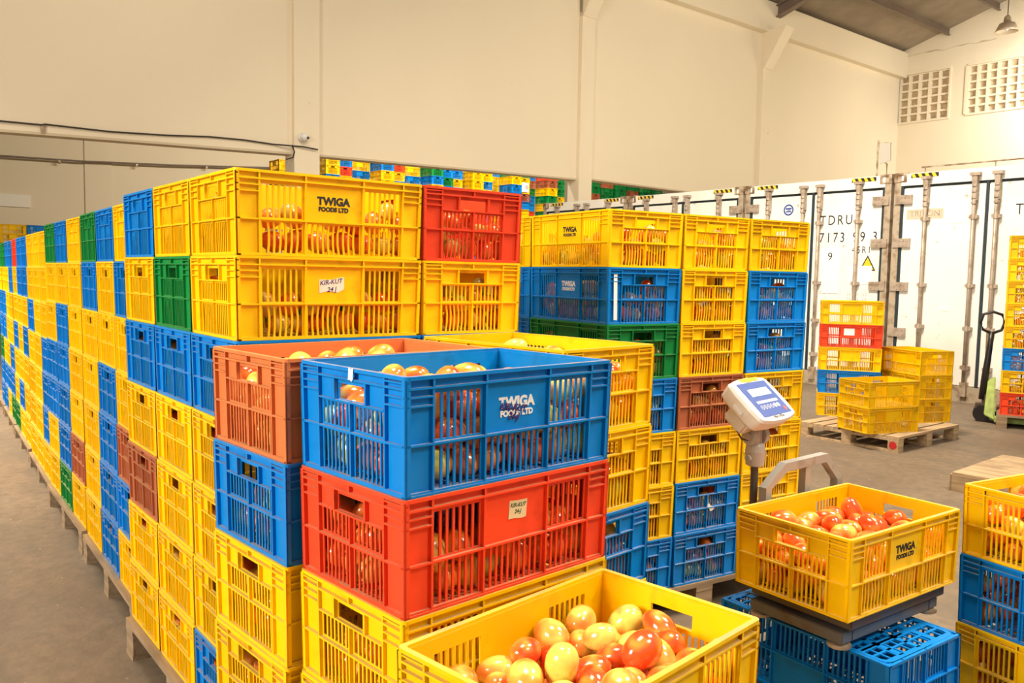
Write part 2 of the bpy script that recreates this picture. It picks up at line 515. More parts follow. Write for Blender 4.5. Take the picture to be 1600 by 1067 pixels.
def crate(color, x, y, level, yaw, label, group=None, detail=True, z=None, flip=False, bend=0, rx=0.0):
    """(x, y) = centre, yaw = direction of the long axis in degrees, level = number of crates below"""
    m = crate_meshes(color, bend)
    zz = (0.145 + level * HP) if z is None else z
    rot = (R(180) if flip else R(rx), 0, R(yaw))
    if flip: zz += CH
    if detail:
        root = bpy.data.objects.new('vegetable_crate', None); COL.objects.link(root)
        root.empty_display_size = 0.05
        root.location = (x, y, zz); root.rotation_euler = rot
        key = (color, bend)
        if key not in PROTO:
            PROTO[key] = [link(n, m[k], root) for k, n in PARTS]
        else:
            for p in PROTO[key]:
                c = p.copy(); COL.objects.link(c); c.parent = root
    else:
        root = link('vegetable_crate', m['whole'], None, (x, y, zz), rot)
    tag(root, label, 'crate', group)
    return root
CN = {'Y': 'yellow', 'B': 'blue', 'G': 'green', 'R': 'red', 'O': 'orange', 'N': 'brown'}
def frame(x0, y0, yaw):           # local (u, v) -> world
    c, s = math.cos(R(yaw)), math.sin(R(yaw))
    return lambda u, v: (x0 + u * c - v * s, y0 + u * s + v * c)

# ---- lettering on crates
TWIGA = {}
def twiga(m, key, w=1.0):
    if key not in TWIGA:
        a = text_mesh('TWIGA', 0.031, m, bold=0.0015, sx=1.0)
        b = text_mesh('FOODS LTD', 0.0175, m, bold=0.0009, sx=1.0)
        TWIGA[key] = merge_text('twiga lettering', [(a, 0, 0.011, 0), (b, 0, -0.012, 0)], [m])
    return TWIGA[key]
def on_side(root, me, name, u, w, side='front', d=0.0084, tilt=0.0, label=None):
    """stick a flat mesh (XY plane) on a wall of the crate"""
    o = link(name, me, root)
    z = CH * (1 - w); tp = 0.984 + 0.016 * z / CH
    if side == 'front': o.location = (u, -(LY - d) * tp, z); o.rotation_euler = (R(90), R(-tilt), 0)
    if side == 'back': o.location = (u, (LY - d) * tp, z); o.rotation_euler = (R(90), R(-tilt), R(180))
    if side == 'left': o.location = (-(LX - d) * tp, u, z); o.rotation_euler = (R(90), R(-tilt), R(-90))
    if side == 'right': o.location = ((LX - d) * tp, u, z); o.rotation_euler = (R(90), R(-tilt), R(90))
    if label: o['label'] = label
    return o
def paper_mesh(w, h, mat_, lines=(), ink=None, size=0.016, rag=0.0):
    mb = MB(); rng = random.Random(3)
    loop = [(-w/2, -h/2), (-w/6, -h/2 + rag), (w/4, -h/2 - rag), (w/2, -h/2 + rag), (w/2 + rag, h/2), (0, h/2 - rag), (-w/2 + rag, h/2)]
    mb.prism(loop, -0.0003, 0.0003)
    pm = mb.mesh('paper', [mat_])
    pcs = [(pm, 0, 0, 0)]
    for k, t in enumerate(lines):
        pcs.append((text_mesh(t, size, ink, shear=0.25, ext=0.0007, bold=0.0003), 0, h * 0.22 - k * size * 1.15, 1))
    return merge_text('paper with handwriting', pcs, [mat_, ink or mat_])

# ------------------------------------------------------------------ pallets
PALLET = {}
def pallet(x, y, yaw, label, wood=WOOD, marks=False, closed=False, thick=1.0):
    """(x, y) = centre; 1.2 m side runs along local X"""
    root = bpy.data.objects.new('pallet', None); COL.objects.link(root); root.location = (x, y, 0); root.rotation_euler = (0, 0, R(yaw)); root.scale = (1, 1, thick)
    key = (wood.name, closed)
    if key not in PALLET:
        d = {}
        mb = MB()
        n = 7; bw = 0.118; gap = (1.0 - n * bw) / (n - 1)
        if closed: n = 7; bw = 0.139; gap = (1.0 - n * bw) / (n - 1)
        for k in range(n):
            yy = -0.5 + k * (bw + gap)
            mb.box(-0.6, 0.6, yy, yy + bw, 0.122, 0.144)
        d['deck'] = mb.mesh('deck boards', wood)
        mb = MB(); mb.box(-0.05, 0.05, -0.5, 0.5, 0.1, 0.122); d['stringer'] = mb.mesh('stringer', wood)
        mb = MB(); mb.box(-0.05, 0.05, -0.5, 0.5, 0.0, 0.02); d['bottom_board'] = mb.mesh('bottom board', wood)
        mb = MB(); mb.box(-0.05, 0.05, -0.048, 0.048, 0.02, 0.1); d['block'] = mb.mesh('block', wood)
        mb = MB(); mb.box(-0.6, 0.6, -0.012, 0.012, 0.0, 0.122); d['side_board'] = mb.mesh('side board', wood)
        PALLET[key] = d
    d = PALLET[key]
    link('deck', d['deck'], root)
    for xx in (-0.55, 0, 0.55):
        link('stringer', d['stringer'], root, (xx, 0, 0)); link('bottom_board', d['bottom_board'], root, (xx, 0, 0))
        for yy in (-0.45, 0, 0.45): link('block', d['block'], root, (xx, yy, 0))
    if closed:
        for yy in (-0.49, 0.49):
            link('side_board', d['side_board'], root, (0, yy, 0))
        mb = MB(); mb.box(-0.012, 0.012, -0.478, 0.478, 0.0, 0.122); me = mb.mesh('end board', wood)
        for xx in (-0.612, 0.612): link('end_board', me, root, (xx, 0, 0))
    if marks:
        for xx in marks:
            mb = MB(); mb.lathe([(0.036, 0), (0.036, 0.001)], 14)
            o = link('paint_mark', mb.mesh('paint mark', REDP), root, (-0.602 if xx[0] < 0 else 0.6, xx[1], 0.062), (0, R(90), 0))
            o['label'] = 'round red paint mark'
    return tag(root, label, 'pallet')

# ------------------------------------------------------------------ tomatoes
def pack(n, seed, zfloor=0.009, steps=260):
    rng = np.random.default_rng(seed)
    r = rng.uniform(0.0295, 0.0375, n)
    hx, hy = 0.276, 0.176
    p = np.stack([rng.uniform(-hx + .03, hx - .03, n), rng.uniform(-hy + .03, hy - .03, n), zfloor + 0.03 + rng.uniform(0, 1, n) * n / 170 * 0.26], 1)
    idx = np.arange(n)
    for s in range(steps):
        p[:, 2] -= 0.0012 if s < steps * 0.8 else 0.0004
        if s < steps * 0.5: p[:, :2] += rng.normal(0, 0.0007, (n, 2))
        for _ in range(2):
            d = p[:, None, :] - p[None, :, :]
            L_ = np.sqrt((d ** 2).sum(2)) + np.eye(n)
            o = np.clip(r[:, None] + r[None, :] - L_, 0, None) * (1 - np.eye(n))
            p += (d / L_[..., None] * (o * 0.25)[..., None]).sum(1)
            p[:, 0] = np.clip(p[:, 0], -hx + r, hx - r); p[:, 1] = np.clip(p[:, 1], -hy + r, hy - r)
            p[:, 2] = np.maximum(p[:, 2], zfloor + r)
    return p, r
def tomato_shape(n_sub, seed):
    bm = bmesh.new(); bmesh.ops.create_icosphere(bm, subdivisions=n_sub, radius=1.0)
    rng = random.Random(seed); ph = rng.uniform(0, 6)
    el = rng.uniform(1.08, 1.32)
    for v in bm.verts:
        x, y, z = v.co
        t = math.atan2(y, x)
        w = 0.93 * (1 + 0.018 * math.cos(3 * t + ph)) * (1 + 0.06 * z * rng.choice([1]))
        dim = 0.10 * math.exp(-((x * x + y * y) / 0.03)) if z > 0 else 0.03 * math.exp(-((x * x + y * y) / 0.02))
        v.co = (x * w, y * w, z * el - math.copysign(dim, z))
    bm.verts.ensure_lookup_table()
    return bm
TSH = []; TPOLE = []
for k in range(4):
    bm = tomato_shape(3, k); TPOLE.append(max(v.co.z for v in bm.verts if abs(v.co.x) < 0.05 and abs(v.co.y) < 0.05))
    me = bpy.data.meshes.new('tomato'); bm.to_mesh(me); bm.free()
    me.materials.append(TOM)
    for p_ in me.polygons: p_.use_smooth = True
    TSH.append(me)
SCAR = MB(); SCAR.lathe([(0.13, -0.02), (0.16, 0.0), (0.07, 0.035), (0.02, 0.03)], 9)
SCARM = SCAR.mesh('stem scar', simple('dry stem scar', (0.16, 0.11, 0.04), 0.9))
LOW = []
for k in range(4):
    bm = tomato_shape(2, k + 9)
    LOW.append((np.array([v.co[:] for v in bm.verts]), np.array([[v.index for v in f.verts] for f in bm.faces])))
    bm.free()
stuffV, stuffF, stuffN = [], [], 0
def add_stuff(pos, r, M4, rng):
    global stuffN
    for p, rr in zip(pos, r):
        V, Fc = LOW[rng.integers(4)]
        a, b, c = rng.uniform(0, 6.28, 3)
        Rm = np.array(Matrix.Rotation(a, 3, 'X') @ Matrix.Rotation(b, 3, 'Y') @ Matrix.Rotation(c, 3, 'Z'))
        w = (V * rr) @ Rm.T + p
        w = w @ M4[:3, :3].T + M4[:3, 3]
        stuffV.append(w); stuffF.append(Fc + stuffN); stuffN += len(V)
PK = {k: pack(n, s) for k, (n, s) in dict(full0=(128, 1), full1=(122, 2), full2=(128, 3)).items()}
NFILL = [0]
def fill_closed(root, sides, top=False):
    """tomatoes behind the slotted walls of a closed crate, on the given sides of it"""
    NFILL[0] += 1
    p, r = PK['full%d' % (NFILL[0] % 3)]
    k = np.zeros(len(r), bool)
    for s in sides:
        if s == 'left': k |= p[:, 0] < -0.21
        if s == 'right': k |= p[:, 0] > 0.21
        if s == 'front': k |= p[:, 1] < -0.11
        if s == 'back': k |= p[:, 1] > 0.11
    k &= p[:, 2] + r < CH * (1.0 if top else 0.80)
    M4 = np.array(Matrix.LocRotScale(root.location, root.rotation_euler, None))
    add_stuff(p[k], r[k], M4, np.random.default_rng(NFILL[0]))
RIPE = [(0.22, 'pale green'), (0.45, 'yellow-orange'), (0.68, 'orange'), (2, 'orange-red')]
TCOUNT = [0]
def heap(root, n, seed, keep, where, group, zones, ripe=(0.15, 1.0), stuff_sides=('front', 'left')):
    """an open crate of tomatoes: the showing ones are things of their own, the rest go to the heap object"""
    p, r = pack(n, seed)
    rng = np.random.default_rng(seed + 50)
    M = Matrix.LocRotScale(root.location, root.rotation_euler, None)
    # score: how high in the pile (few tomatoes above and near)
    d = np.sqrt(((p[:, None, :2] - p[None, :, :2]) ** 2).sum(2))
    above = ((d < 0.035) & (p[None, :, 2] > p[:, None, 2] + 0.012)).sum(1)
    order = np.argsort(above * 10 - p[:, 2] * 30)
    top = list(order[:keep])
    seen = {}
    for i in top:
        t = float(rng.uniform(*ripe))
        ti = int(rng.integers(4))
        o = bpy.data.objects.new('tomato', TSH[ti]); COL.objects.link(o)
        o.location = M @ Vector(p[i])
        o.rotation_euler = tuple(rng.uniform(0, 6.28, 3)); 
        if rng.random() < 0.7:      # most lie on their sides
            o.rotation_euler = (R(90) + rng.normal(0, .4), rng.normal(0, .3), rng.uniform(0, 6.28))
        s = float(r[i]) * 1.0; o.scale = (s, s, s)
        o.color = (t, t, t, 1)
        cn = next(nm for lim, nm in RIPE if t < lim)
        zn = zones[0][min(2, int((p[i, 0] + 0.28) / 0.1867))] + ', ' + zones[1][min(1, int((p[i, 1] + 0.18) / 0.18))]
        o['label'] = f'{cn} plum tomato {where}, {zn}'
        o['category'] = 'tomato'; o['group'] = group
        TCOUNT[0] += 1
        if rng.random() < 0.5:
            sc = link('stem_scar', SCARM, o, (0, 0, TPOLE[ti] - 0.012)); sc.scale = (0.7, 0.7, 0.7)
    rest = np.array([i for i in range(n) if i not in set(top)], int)
    if len(rest):
        q = p[rest]
        k = np.zeros(len(rest), bool)
        for s in stuff_sides:
            if s == 'left': k |= q[:, 0] < -0.17
            if s == 'right': k |= q[:, 0] > 0.17
            if s == 'front': k |= q[:, 1] < -0.08
            if s == 'back': k |= q[:, 1] > 0.08
        k |= above[rest] <= 3
        add_stuff(q[k], r[rest][k], np.array(M), rng)

# ================================================================== THE BUILDING
HWALL = 14.0                      # building y of the long wall
mb = MB(); mb.box(-30, 45, -18, 45, -0.2, 0.0)
building(struct('floor', mb.mesh('floor', FLOORM)))
# long wall above its openings, one lintel height per bay, pilasters every seven metres
def bay(mb, x0, x1, z0, z1, zt):
    mb.hexa([(x0, HWALL, z0), (x1, HWALL, z1), (x1, HWALL + 0.25, z1), (x0, HWALL + 0.25, z0),
             (x0, HWALL, zt), (x1, HWALL, zt), (x1, HWALL + 0.25, zt), (x0, HWALL + 0.25, zt)])
mb = MB()
bay(mb, -14, -0.2, 3.38, 3.40, 9.3)
bay(mb, -0.2, 6.6, 3.40, 3.60, 9.3)
bay(mb, 6.6, 13.4, 3.62, 3.74, 9.3)
bay(mb, 13.4, 20.2, 3.78, 3.74, 9.3)
bay(mb, 20.2, 28.0, 3.74, 3.74, 9.3)
for x in (-0.3, 6.6, 13.38, 20.2):
    w = 0.24 if x < 13 else 0.2
    mb.box(x - w, x + w, HWALL - 0.10, HWALL + 0.27, 0.0, 8.4)
    # splayed haunch under the ring beam
    mb.hexa([(x - w, HWALL - 0.12, 7.3), (x + w, HWALL - 0.12, 7.3), (x + w, HWALL, 7.3), (x - w, HWALL, 7.3),
             (x - w, HWALL - 0.75, 8.3), (x + w, HWALL - 0.75, 8.3), (x + w, HWALL, 8.3), (x - w, HWALL, 8.3)])
mb.box(-14, 27.8, HWALL - 0.22, HWALL, 8.25, 9.05)
building(struct('wall_back', mb.mesh('long wall', WALLM)))
# soffit edge of the lintels
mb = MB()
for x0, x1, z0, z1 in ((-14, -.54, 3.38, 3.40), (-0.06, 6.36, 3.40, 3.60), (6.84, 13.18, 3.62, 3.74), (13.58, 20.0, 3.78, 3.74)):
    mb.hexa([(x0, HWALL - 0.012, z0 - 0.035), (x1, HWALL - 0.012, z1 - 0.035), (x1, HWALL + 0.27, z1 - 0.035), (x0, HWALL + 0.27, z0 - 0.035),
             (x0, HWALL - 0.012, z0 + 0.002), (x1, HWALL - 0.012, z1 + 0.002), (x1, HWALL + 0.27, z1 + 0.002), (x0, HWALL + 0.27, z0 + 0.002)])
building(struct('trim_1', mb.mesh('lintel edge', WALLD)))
# right wall with two pierced-block vents and its gable
RX = 27.8
def roof_z(b): return 9.0 + (14.0 - b) * 0.30
mb = MB()
ys = [(-18, -3.0), (-3.0, 10.15), (11.85, 12.4), (14.03, 14.25)]
wins = [(10.1, 11.85, 6.82, 8.30), (12.4, 14.0, 6.80, 8.33)]
mb.box(RX, RX + 0.3, -18, 14.25, 0, 6.80)
def gable(y0, y1, z0):
    mb.hexa([(RX, y0, z0), (RX + 0.3, y0, z0), (RX + 0.3, y1, z0), (RX, y1, z0),
             (RX, y0, roof_z(y0) + .12), (RX + 0.3, y0, roof_z(y0) + .12), (RX + 0.3, y1, roof_z(y1) + .12), (RX, y1, roof_z(y1) + .12)])
gable(-18, 14.25, 8.33)
for a, b in ((-18, 10.1), (11.85, 12.4), (14.0, 14.25)): mb.box(RX, RX + 0.3, a, b, 6.80, 8.33)
building(struct('wall_right', mb.mesh('gable wall', WALLM)))
mb = MB(); rng = random.Random(5)
pts = [(RX - 0.005, 13.86 - k * 0.2, 8.93 + rng.uniform(-.03, .03) + k * 0.003) for k in range(15)]
mb.tube(pts, [0.004 + rng.uniform(0, 0.03) * (k % 4 != 3) for k in range(15)], 5)
building(struct('trim_2', mb.mesh('crack under the gable', WALLD)))
for wi, (y0, y1, z0, z1) in enumerate(wins):
    cols = 6 if wi == 0 else 5
    root = struct(f'window_{wi + 1}', MB().mesh('x', WALLM) if False else None)
    root.rotation_euler = (0, 0, -TH)
    mb = MB()                     # surround
    for a, b, c, d in ((y0 - .06, y1 + .0, z1, z1 + .06), (y0 - .06, y1 + .0, z0 - .05, z0), (y0 - .06, y0, z0, z1), (y1, y1 + .06 if wi == 0 else y1 + .03, z0, z1)):
        mb.box(RX - 0.04, RX + 0.02, a, b, c, d)
    link('frame', mb.mesh('vent surround', WALLM), root)
    mb = MB()                     # lattice of concrete blocks
    ch, cw = (z1 - z0) / 6, (y1 - y0) / cols
    for k in range(cols + 1):
        y = y0 + k * cw; mb.box(RX + 0.02, RX + 0.20, y - 0.035, y + 0.035, z0, z1)
    for k in range(7):
        z = z0 + k * ch; mb.box(RX + 0.03, RX + 0.20, y0, y1, z - 0.03, z + 0.03)
    link('lattice', mb.mesh('block lattice', WALLM), root)
    mb = MB(); mb.box(RX + 0.16, RX + 0.18, y0, y1, z0, z1)
    link('pane', mb.mesh('vent backing', GLASSB), root)
# roof: corrugated sheets on purlins and rafters
mb = MB()
n = int((27.95 + 14) / 0.1)
x0 = -14.0
prof = []
for k in range(n + 1):
    prof.append((x0 + k * 0.1, 0.03 if k % 2 else -0.03))
v0 = len(mb.v)
for x, dz in prof:
    mb.v.append((x, 14.25, roof_z(14.25) + 0.14 + dz)); mb.v.append((x, -4.0, roof_z(-4.0) + 0.14 + dz))
for k in range(n):
    i = v0 + 2 * k; mb.f.append((i, i + 2, i + 3, i + 1))
building(struct('ceiling', mb.mesh('corrugated roof', ROOFM, recalc=False)))
mb = MB(); mb.box(-14, 28, -18, 14.3, 14.9, 15.0)
rt = MB()
for k, b in enumerate((13.92, 12.5, 11.05, 9.6, 8.1, 6.6, 5.1, 3.6)):
    z = roof_z(b); mb2 = MB(); mb2.box(-14, RX, b - 0.012, b + 0.012, z - 0.08, z + 0.12); mb2.box(-14, RX, b - 0.06, b + 0.012, z - 0.10, z - 0.08)
    building(struct(f'trim_{3 + k}', mb2.mesh('purlin', STEELB)))
for k, a in enumerate((-0.3, 6.6, 13.38, 20.4)):
    mb = MB(); y0, y1 = 13.9, -4.0
    for w, dz0, dz1 in ((0.11, -0.085, -0.06), (0.012, -0.36, -0.08), (0.11, -0.38, -0.355)):
        mb.hexa([(a - w, y1, roof_z(y1) + dz0), (a + w, y1, roof_z(y1) + dz0), (a + w, y0, roof_z(y0) + dz0), (a - w, y0, roof_z(y0) + dz0),
                 (a - w, y1, roof_z(y1) + dz1), (a + w, y1, roof_z(y1) + dz1), (a + w, y0, roof_z(y0) + dz1), (a - w, y0, roof_z(y0) + dz1)])
    building(struct(f'trim_{11 + k}', mb.mesh('rafter', STEELB)))
# the hall behind: wall, piers, roof
mb = MB(); mb.box(-14, 45, 26.0, 26.3, 0, 9.0)
for x in (-8, 6.0, 20, 34): mb.box(x - 0.35, x + 0.35, 25.97, 26, 0, 9)
mb.box(-14, 45, 25.93, 26.0, 4.35, 4.55) if False else None
building(struct('wall_far', mb.mesh('far hall wall', FARW)))
mb = MB(); mb.box(-14, 45, 14.3, 26.3, 9.0, 9.1)
building(struct('ceiling_far', mb.mesh('far hall roof', ROOFM)))
mb = MB(); mb.box(3.2, 4.3, 25.97, 25.995, 3.12, 3.45)
o = building(link('wall_panel', mb.mesh('pale wall panel', PAPER)))
tag(o, 'pale rectangular panel high on the far hall wall at the left edge', 'panel')
# cables
def cable(name, pts, r, label, brackets=(), m=CABLE):
    mb = MB(); mb.tube(pts, r, 6)
    o = building(link(name, mb.mesh(name, m, smooth=True)))
    for a in brackets:
        m2 = MB(); m2.box(a[0] - .03, a[0] + .03, a[1], a[1] + 0.035, a[2] - .09, a[2] + .03)
        link('bracket', m2.mesh('cable bracket', CASTM), o)
    tag(o, label, 'cable')
    return o
yy = HWALL - 0.03
cable('power_cable', [(0.1, yy, 3.55), (0.9, yy, 3.56), (1.96, yy, 3.575), (2.48, yy, 3.585), (2.52, yy, 3.60), (3.4, yy, 3.60), (4.26, yy, 3.645), (4.9, yy, 3.70), (5.5, yy, 3.715), (6.0, yy, 3.70), (6.33, yy - .08, 3.70), (6.5, yy - .12, 3.70), (6.78, yy - .12, 3.68)],
      0.013, 'black power cable running along the lintel over the left opening', [(2.5, HWALL - 0.035, 3.56)])
cable('power_cable', [(6.34, yy - 0.02, 3.72), (6.36, yy - 0.08, 3.60), (6.33, yy - 0.08, 3.50), (6.22, yy - 0.04, 3.46)], 0.012,
      'short grey cable hooking down beside the white wall camera')
cable('conduit', [(-4, 25.86, 4.2), (3.6, 25.86, 4.42), (5.5, 25.86, 4.47), (8, 25.86, 4.60), (11.5, 25.86, 4.84), (20, 25.86, 5.0)], 0.028,
      'dark conduit along the grey wall of the far hall', [(5.0, 25.84, 4.44), (7.0, 25.84, 4.53), (9.0, 25.84, 4.67)], STEELB)
# wall camera
root = bpy.data.objects.new('security_camera', None); COL.objects.link(root)
root.location = B(6.5, HWALL - 0.10, 3.86); root.rotation_euler = (0, 0, -TH)
mb = MB(); mb.lathe([(0.075, 0), (0.08, 0.03), (0.07, 0.05)], 20)
link('base', mb.mesh('camera base', HEADW, smooth=True), root, (0, 0, 0), (R(90), 0, 0))
mb = MB(); mb.lathe([(0.002, -0.075), (0.04, -0.065), (0.068, -0.03), (0.075, 0), (0.068, 0.03), (0.04, 0.065), (0.002, 0.075)], 20)
link('dome', mb.mesh('camera dome', HEADW, smooth=True), root, (0.01, -0.09, 0))
mb = MB(); mb.lathe([(0.03, 0), (0.03, 0.012)], 16)
link('lens', mb.mesh('camera lens', DARK), root, (0.045, -0.145, -0.012), (R(70), 0, R(30)))
tag(root, 'small white dome camera on the pillar between the two openings', 'camera')
# pendant lamp
root = bpy.data.objects.new('pendant_lamp', None); COL.objects.link(root)
root.location = B(26.0, 10.1, 8.75); root.rotation_euler = (0, 0, -TH)
mb = MB(); mb.lathe([(0.05, 0.42), (0.09, 0.36), (0.10, 0.24), (0.20, 0.2), (0.27, 0.05), (0.30, -0.02), (0.28, -0.02), (0.24, 0.06), (0.16, 0.18), (0.02, 0.22)], 24)
link('lamp_shade', mb.mesh('lamp shade', LAMPM, smooth=True), root, (0, 0, -0.1))
mb = MB(); mb.tube([(0, 0, 0.3), (0, 0, roof_z(10.1) - 8.75 + 0.1)], 0.012, 6)
link('cord', mb.mesh('lamp cord', CABLE), root)
mb = MB(); mb.lathe([(0.02, 0.1), (0.05, 0.02), (0.055, -0.04), (0.02, -0.09)], 14)
link('bulb', mb.mesh('unlit bulb', HEADW, smooth=True), root)
tag(root, 'bell-shaped pendant lamp hanging by the gable wall, unlit', 'lamp')

# ================================================================== REFRIGERATED CONTAINERS
CXF = 11.3
def container(y_hi, y_lo, idx, label, texts=(), detail=True):
    """doors face the hall; y_hi is the left edge as seen, y_lo the right"""
    root = bpy.data.objects.new('shipping_container', None); COL.objects.link(root)
    root.location = B(CXF, (y_hi + y_lo) / 2, 0); root.rotation_euler = (0, 0, -TH)
    W = (y_hi - y_lo) / 2 - 0.012
    x = 0.0
    Z0, Z1 = 0.06, 2.995
    mb = MB()
    mb.box(0.10, 12.1, -W, W, Z0 + 0.1, Z1 - 0.03)
    for k in range(3): mb.box(0.02, 12.1, -W + 0.1, W - 0.1, Z0 - 0.06 + 0.0, Z0 + 0.1) if k == 0 else None
    link('body', mb.mesh('container body', CONT), root)
    for a_, b_ in ((-W, -W + 0.09), (W - 0.09, W)):
        mb = MB(); mb.box(0, 0.12, a_, b_, Z0, Z1); link('corner_post', mb.mesh('corner post', RUSTY), root)
    mb = MB(); mb.box(0.0, 0.12, -W + .09, W - .09, Z1 - 0.17, Z1 - 0.01); link('header', mb.mesh('header beam', CONT), root)
    mb = MB(); mb.box(-0.02, 0.12, -W + .09, W - .09, Z0 - 0.06, Z0 + 0.14); link('sill', mb.mesh('door sill', RUSTY), root)
    mb = MB(); mb.box(0.03, 0.09, -W + .09, W - .09, Z1 - 0.20, Z1 - 0.165); mb.box(0.012, 0.09, -W + .09, -W + .125, Z0 + .14, Z1 - .17)
    mb.box(0.012, 0.09, W - .125, W - .09, Z0 + .14, Z1 - .17); mb.box(0.012, 0.09, -0.018, 0.018, Z0 + .14, Z1 - .17)
    link('gasket', mb.mesh('door gasket', GASK), root)
    for s in (-1, 1):             # corner castings
        mb = MB(); y = s * (W - 0.08)
        for dz in (0, ):
            mb.box(-0.008, 0.17, y - 0.085, y - 0.045, Z1 - 0.12, Z1 + 0.005); mb.box(-0.008, 0.17, y + 0.045, y + 0.085, Z1 - 0.12, Z1 + 0.005)
            mb.box(-0.008, 0.17, y - 0.045, y + 0.045, Z1 - 0.03, Z1 + 0.005); mb.box(-0.008, 0.17, y - 0.045, y + 0.045, Z1 - 0.12, Z1 - 0.1)
            mb.box(0.03, 0.17, y - 0.045, y + 0.045, Z1 - 0.1, Z1 - 0.03)
        link('corner_casting', mb.mesh('corner casting', CASTM), root)
        # black and yellow stripe beside it
        mb = MB(); m3 = MB()
        y1 = s * (W - 0.22); y0 = s * (W - 0.58); a, b = min(y0, y1), max(y0, y1)
        mb.box(-0.002, 0.002, a, b, Z1 - 0.075, Z1 - 0.02)
        link('warning_stripe', mb.mesh('stripe ground', BLACK), root)
        for k in range(4):
            q = a + 0.02 + k * 0.09
            m3.hexa([(-0.0035, q, Z1 - 0.073), (0, q, Z1 - 0.073), (0, q + 0.045, Z1 - 0.073), (-0.0035, q + 0.045, Z1 - 0.073),
                     (-0.0035, q + 0.03, Z1 - 0.022), (0, q + 0.03, Z1 - 0.022), (0, q + 0.075, Z1 - 0.022), (-0.0035, q + 0.075, Z1 - 0.022)])
        link('warning_stripe', m3.mesh('stripe bars', YEL), root)
    for s in (-1, 1):             # door leaves
        a, b = (0.018, W - 0.126) if s > 0 else (-W + 0.126, -0.018)
        mb = MB(); mb.box(0.02, 0.09, a, b, Z0 + 0.145, Z1 - 0.205)
        door = link('door', mb.mesh('door leaf', CONT, bevel=0.008), root)
        for k, yq in enumerate((a + (0.115 if s > 0 else 0.32), b - (0.32 if s > 0 else 0.115))):
            mb = MB(); mb.tube([(-0.045, yq, Z0 + 0.08), (-0.045, yq, Z1 - 0.07)], 0.023, 10)
            rod = link('locking_rod', mb.mesh('locking rod', RODM, smooth=True), door)
            for z in (0.45, 0.95, 1.5, 2.37):
                m2 = MB(); m2.box(-0.055, 0.02, yq - 0.05, yq + 0.05, z - 0.022, z + 0.022); m2.lathe([(0.034, -0.03), (0.034, 0.03)], 10, (-0.045, yq, z))
                link('rod_bracket', m2.mesh('rod bracket', RODM), door)
            m2 = MB(); m2.box(-0.06, 0.01, yq - 0.03, yq + 0.03, Z1 - 0.42, Z1 - 0.12); m2.box(-0.075, 0.0, yq - 0.06, yq + 0.06, Z1 - 0.11, Z1 - 0.07)
            for z in (0.45, 0.38, 0.3, 0.23): m2.lathe([(0.036, -0.015), (0.036, 0.015)], 8, (-0.045, yq, Z1 - z))
            link('cam_keeper', m2.mesh('cam keeper', RODM), door)
            m2 = MB(); m2.box(-0.07, 0.02, yq - 0.04, yq + 0.04, Z0 + 0.02, Z0 + 0.2); link('cam_keeper', m2.mesh('lower cam keeper', RUSTY), door)
        for z in (0.85, 1.47, 2.06, 2.64):
            m2 = MB(); e = s * (W - 0.02); f_ = s * (W - 0.25); m2.box(-0.02, 0.02, min(e, f_), max(e, f_), z - 0.06, z + 0.06)
            for q in range(3):
                for w_ in (-0.03, 0.03):
                    yq = s * (W - 0.11 - q * 0.05); m2.box(-0.027, -0.02, yq - 0.011, yq + 0.011, z + w_ - 0.011, z + w_ + 0.011)
            link('hinge', m2.mesh('hinge plate', RODM), door)
        mb = MB()
        yq = a + 0.6 if s < 0 else b - 0.6
    for (me, y, z, nm) in texts:
        link(nm, me, root, (0.019 if nm not in ('paper_notice',) else 0.017, y - (y_hi + y_lo) / 2, z), (R(90), 0, R(-90)))
    return tag(root, label, 'shipping container')
def ctext(t, size, m=BLACK, **k): return text_mesh(t, size, m, align='LEFT', **k)
tri = MB(); tri.prism([(-0.10, -0.09), (0.10, -0.09), (0, 0.10)], 0.0002, 0.0006); trb = tri.mesh('triangle', YEL)
tr3 = MB(); tr3.ring([(-0.12, -0.10), (0.12, -0.10), (0, 0.12)], [(-0.092, -0.084), (0.092, -0.084), (0, 0.088)], 0, 0.001)
warn = merge_text('warning triangle', [(trb, 0, 0, 0), (tr3.mesh('b', BLACK), 0, 0, 1)], [YEL, BLACK])
def sheet(w, h, t=None, sz=0.1):
    mb = MB(); mb.box(-w / 2, w / 2, -h / 2, h / 2, 0.001, 0.002); me = mb.mesh('sheet', WPAPER)
    ps = [(me, 0, 0, 0)]
    if t: ps.append((text_mesh(t, sz, BLACK, ext=0.0024), 0, 0, 1))
    return merge_text('paper notice', ps, [WPAPER, BLACK])
lg = MB(); lg.ring([(0.085 * math.cos(a), 0.085 * math.sin(a)) for a in np.linspace(0, 6.283, 24)[:-1]], [(0.062 * math.cos(a), 0.062 * math.sin(a)) for a in np.linspace(0, 6.283, 24)[:-1]], 0, 0.001)
lg.box(-0.045, 0.045, -0.035, -0.015, 0, 0.001); lg.box(-0.05, 0.05, 0.005, 0.03, 0, 0.001); lg.box(-0.02, 0.03, -0.01, 0.0, 0, 0.001)
emblem = lg.mesh('round blue emblem', BLOGO)
edges = [(5.70, 3.30), (8.10, 5.72), (10.60, 8.12), (12.95, 10.62)]
trit = MB(); trit.box(-0.24, 0.24, -0.065, 0.065, 0, 0.003); trp = trit.mesh('plate', PAPERY)
tritn = merge_text('name plate', [(trp, 0, 0, 0), (text_mesh('TRITON', 0.11, RODM, ext=0.005), 0, 0, 1)], [simple('tan plate', (0.58, 0.50, 0.38), 0.6), RODM])
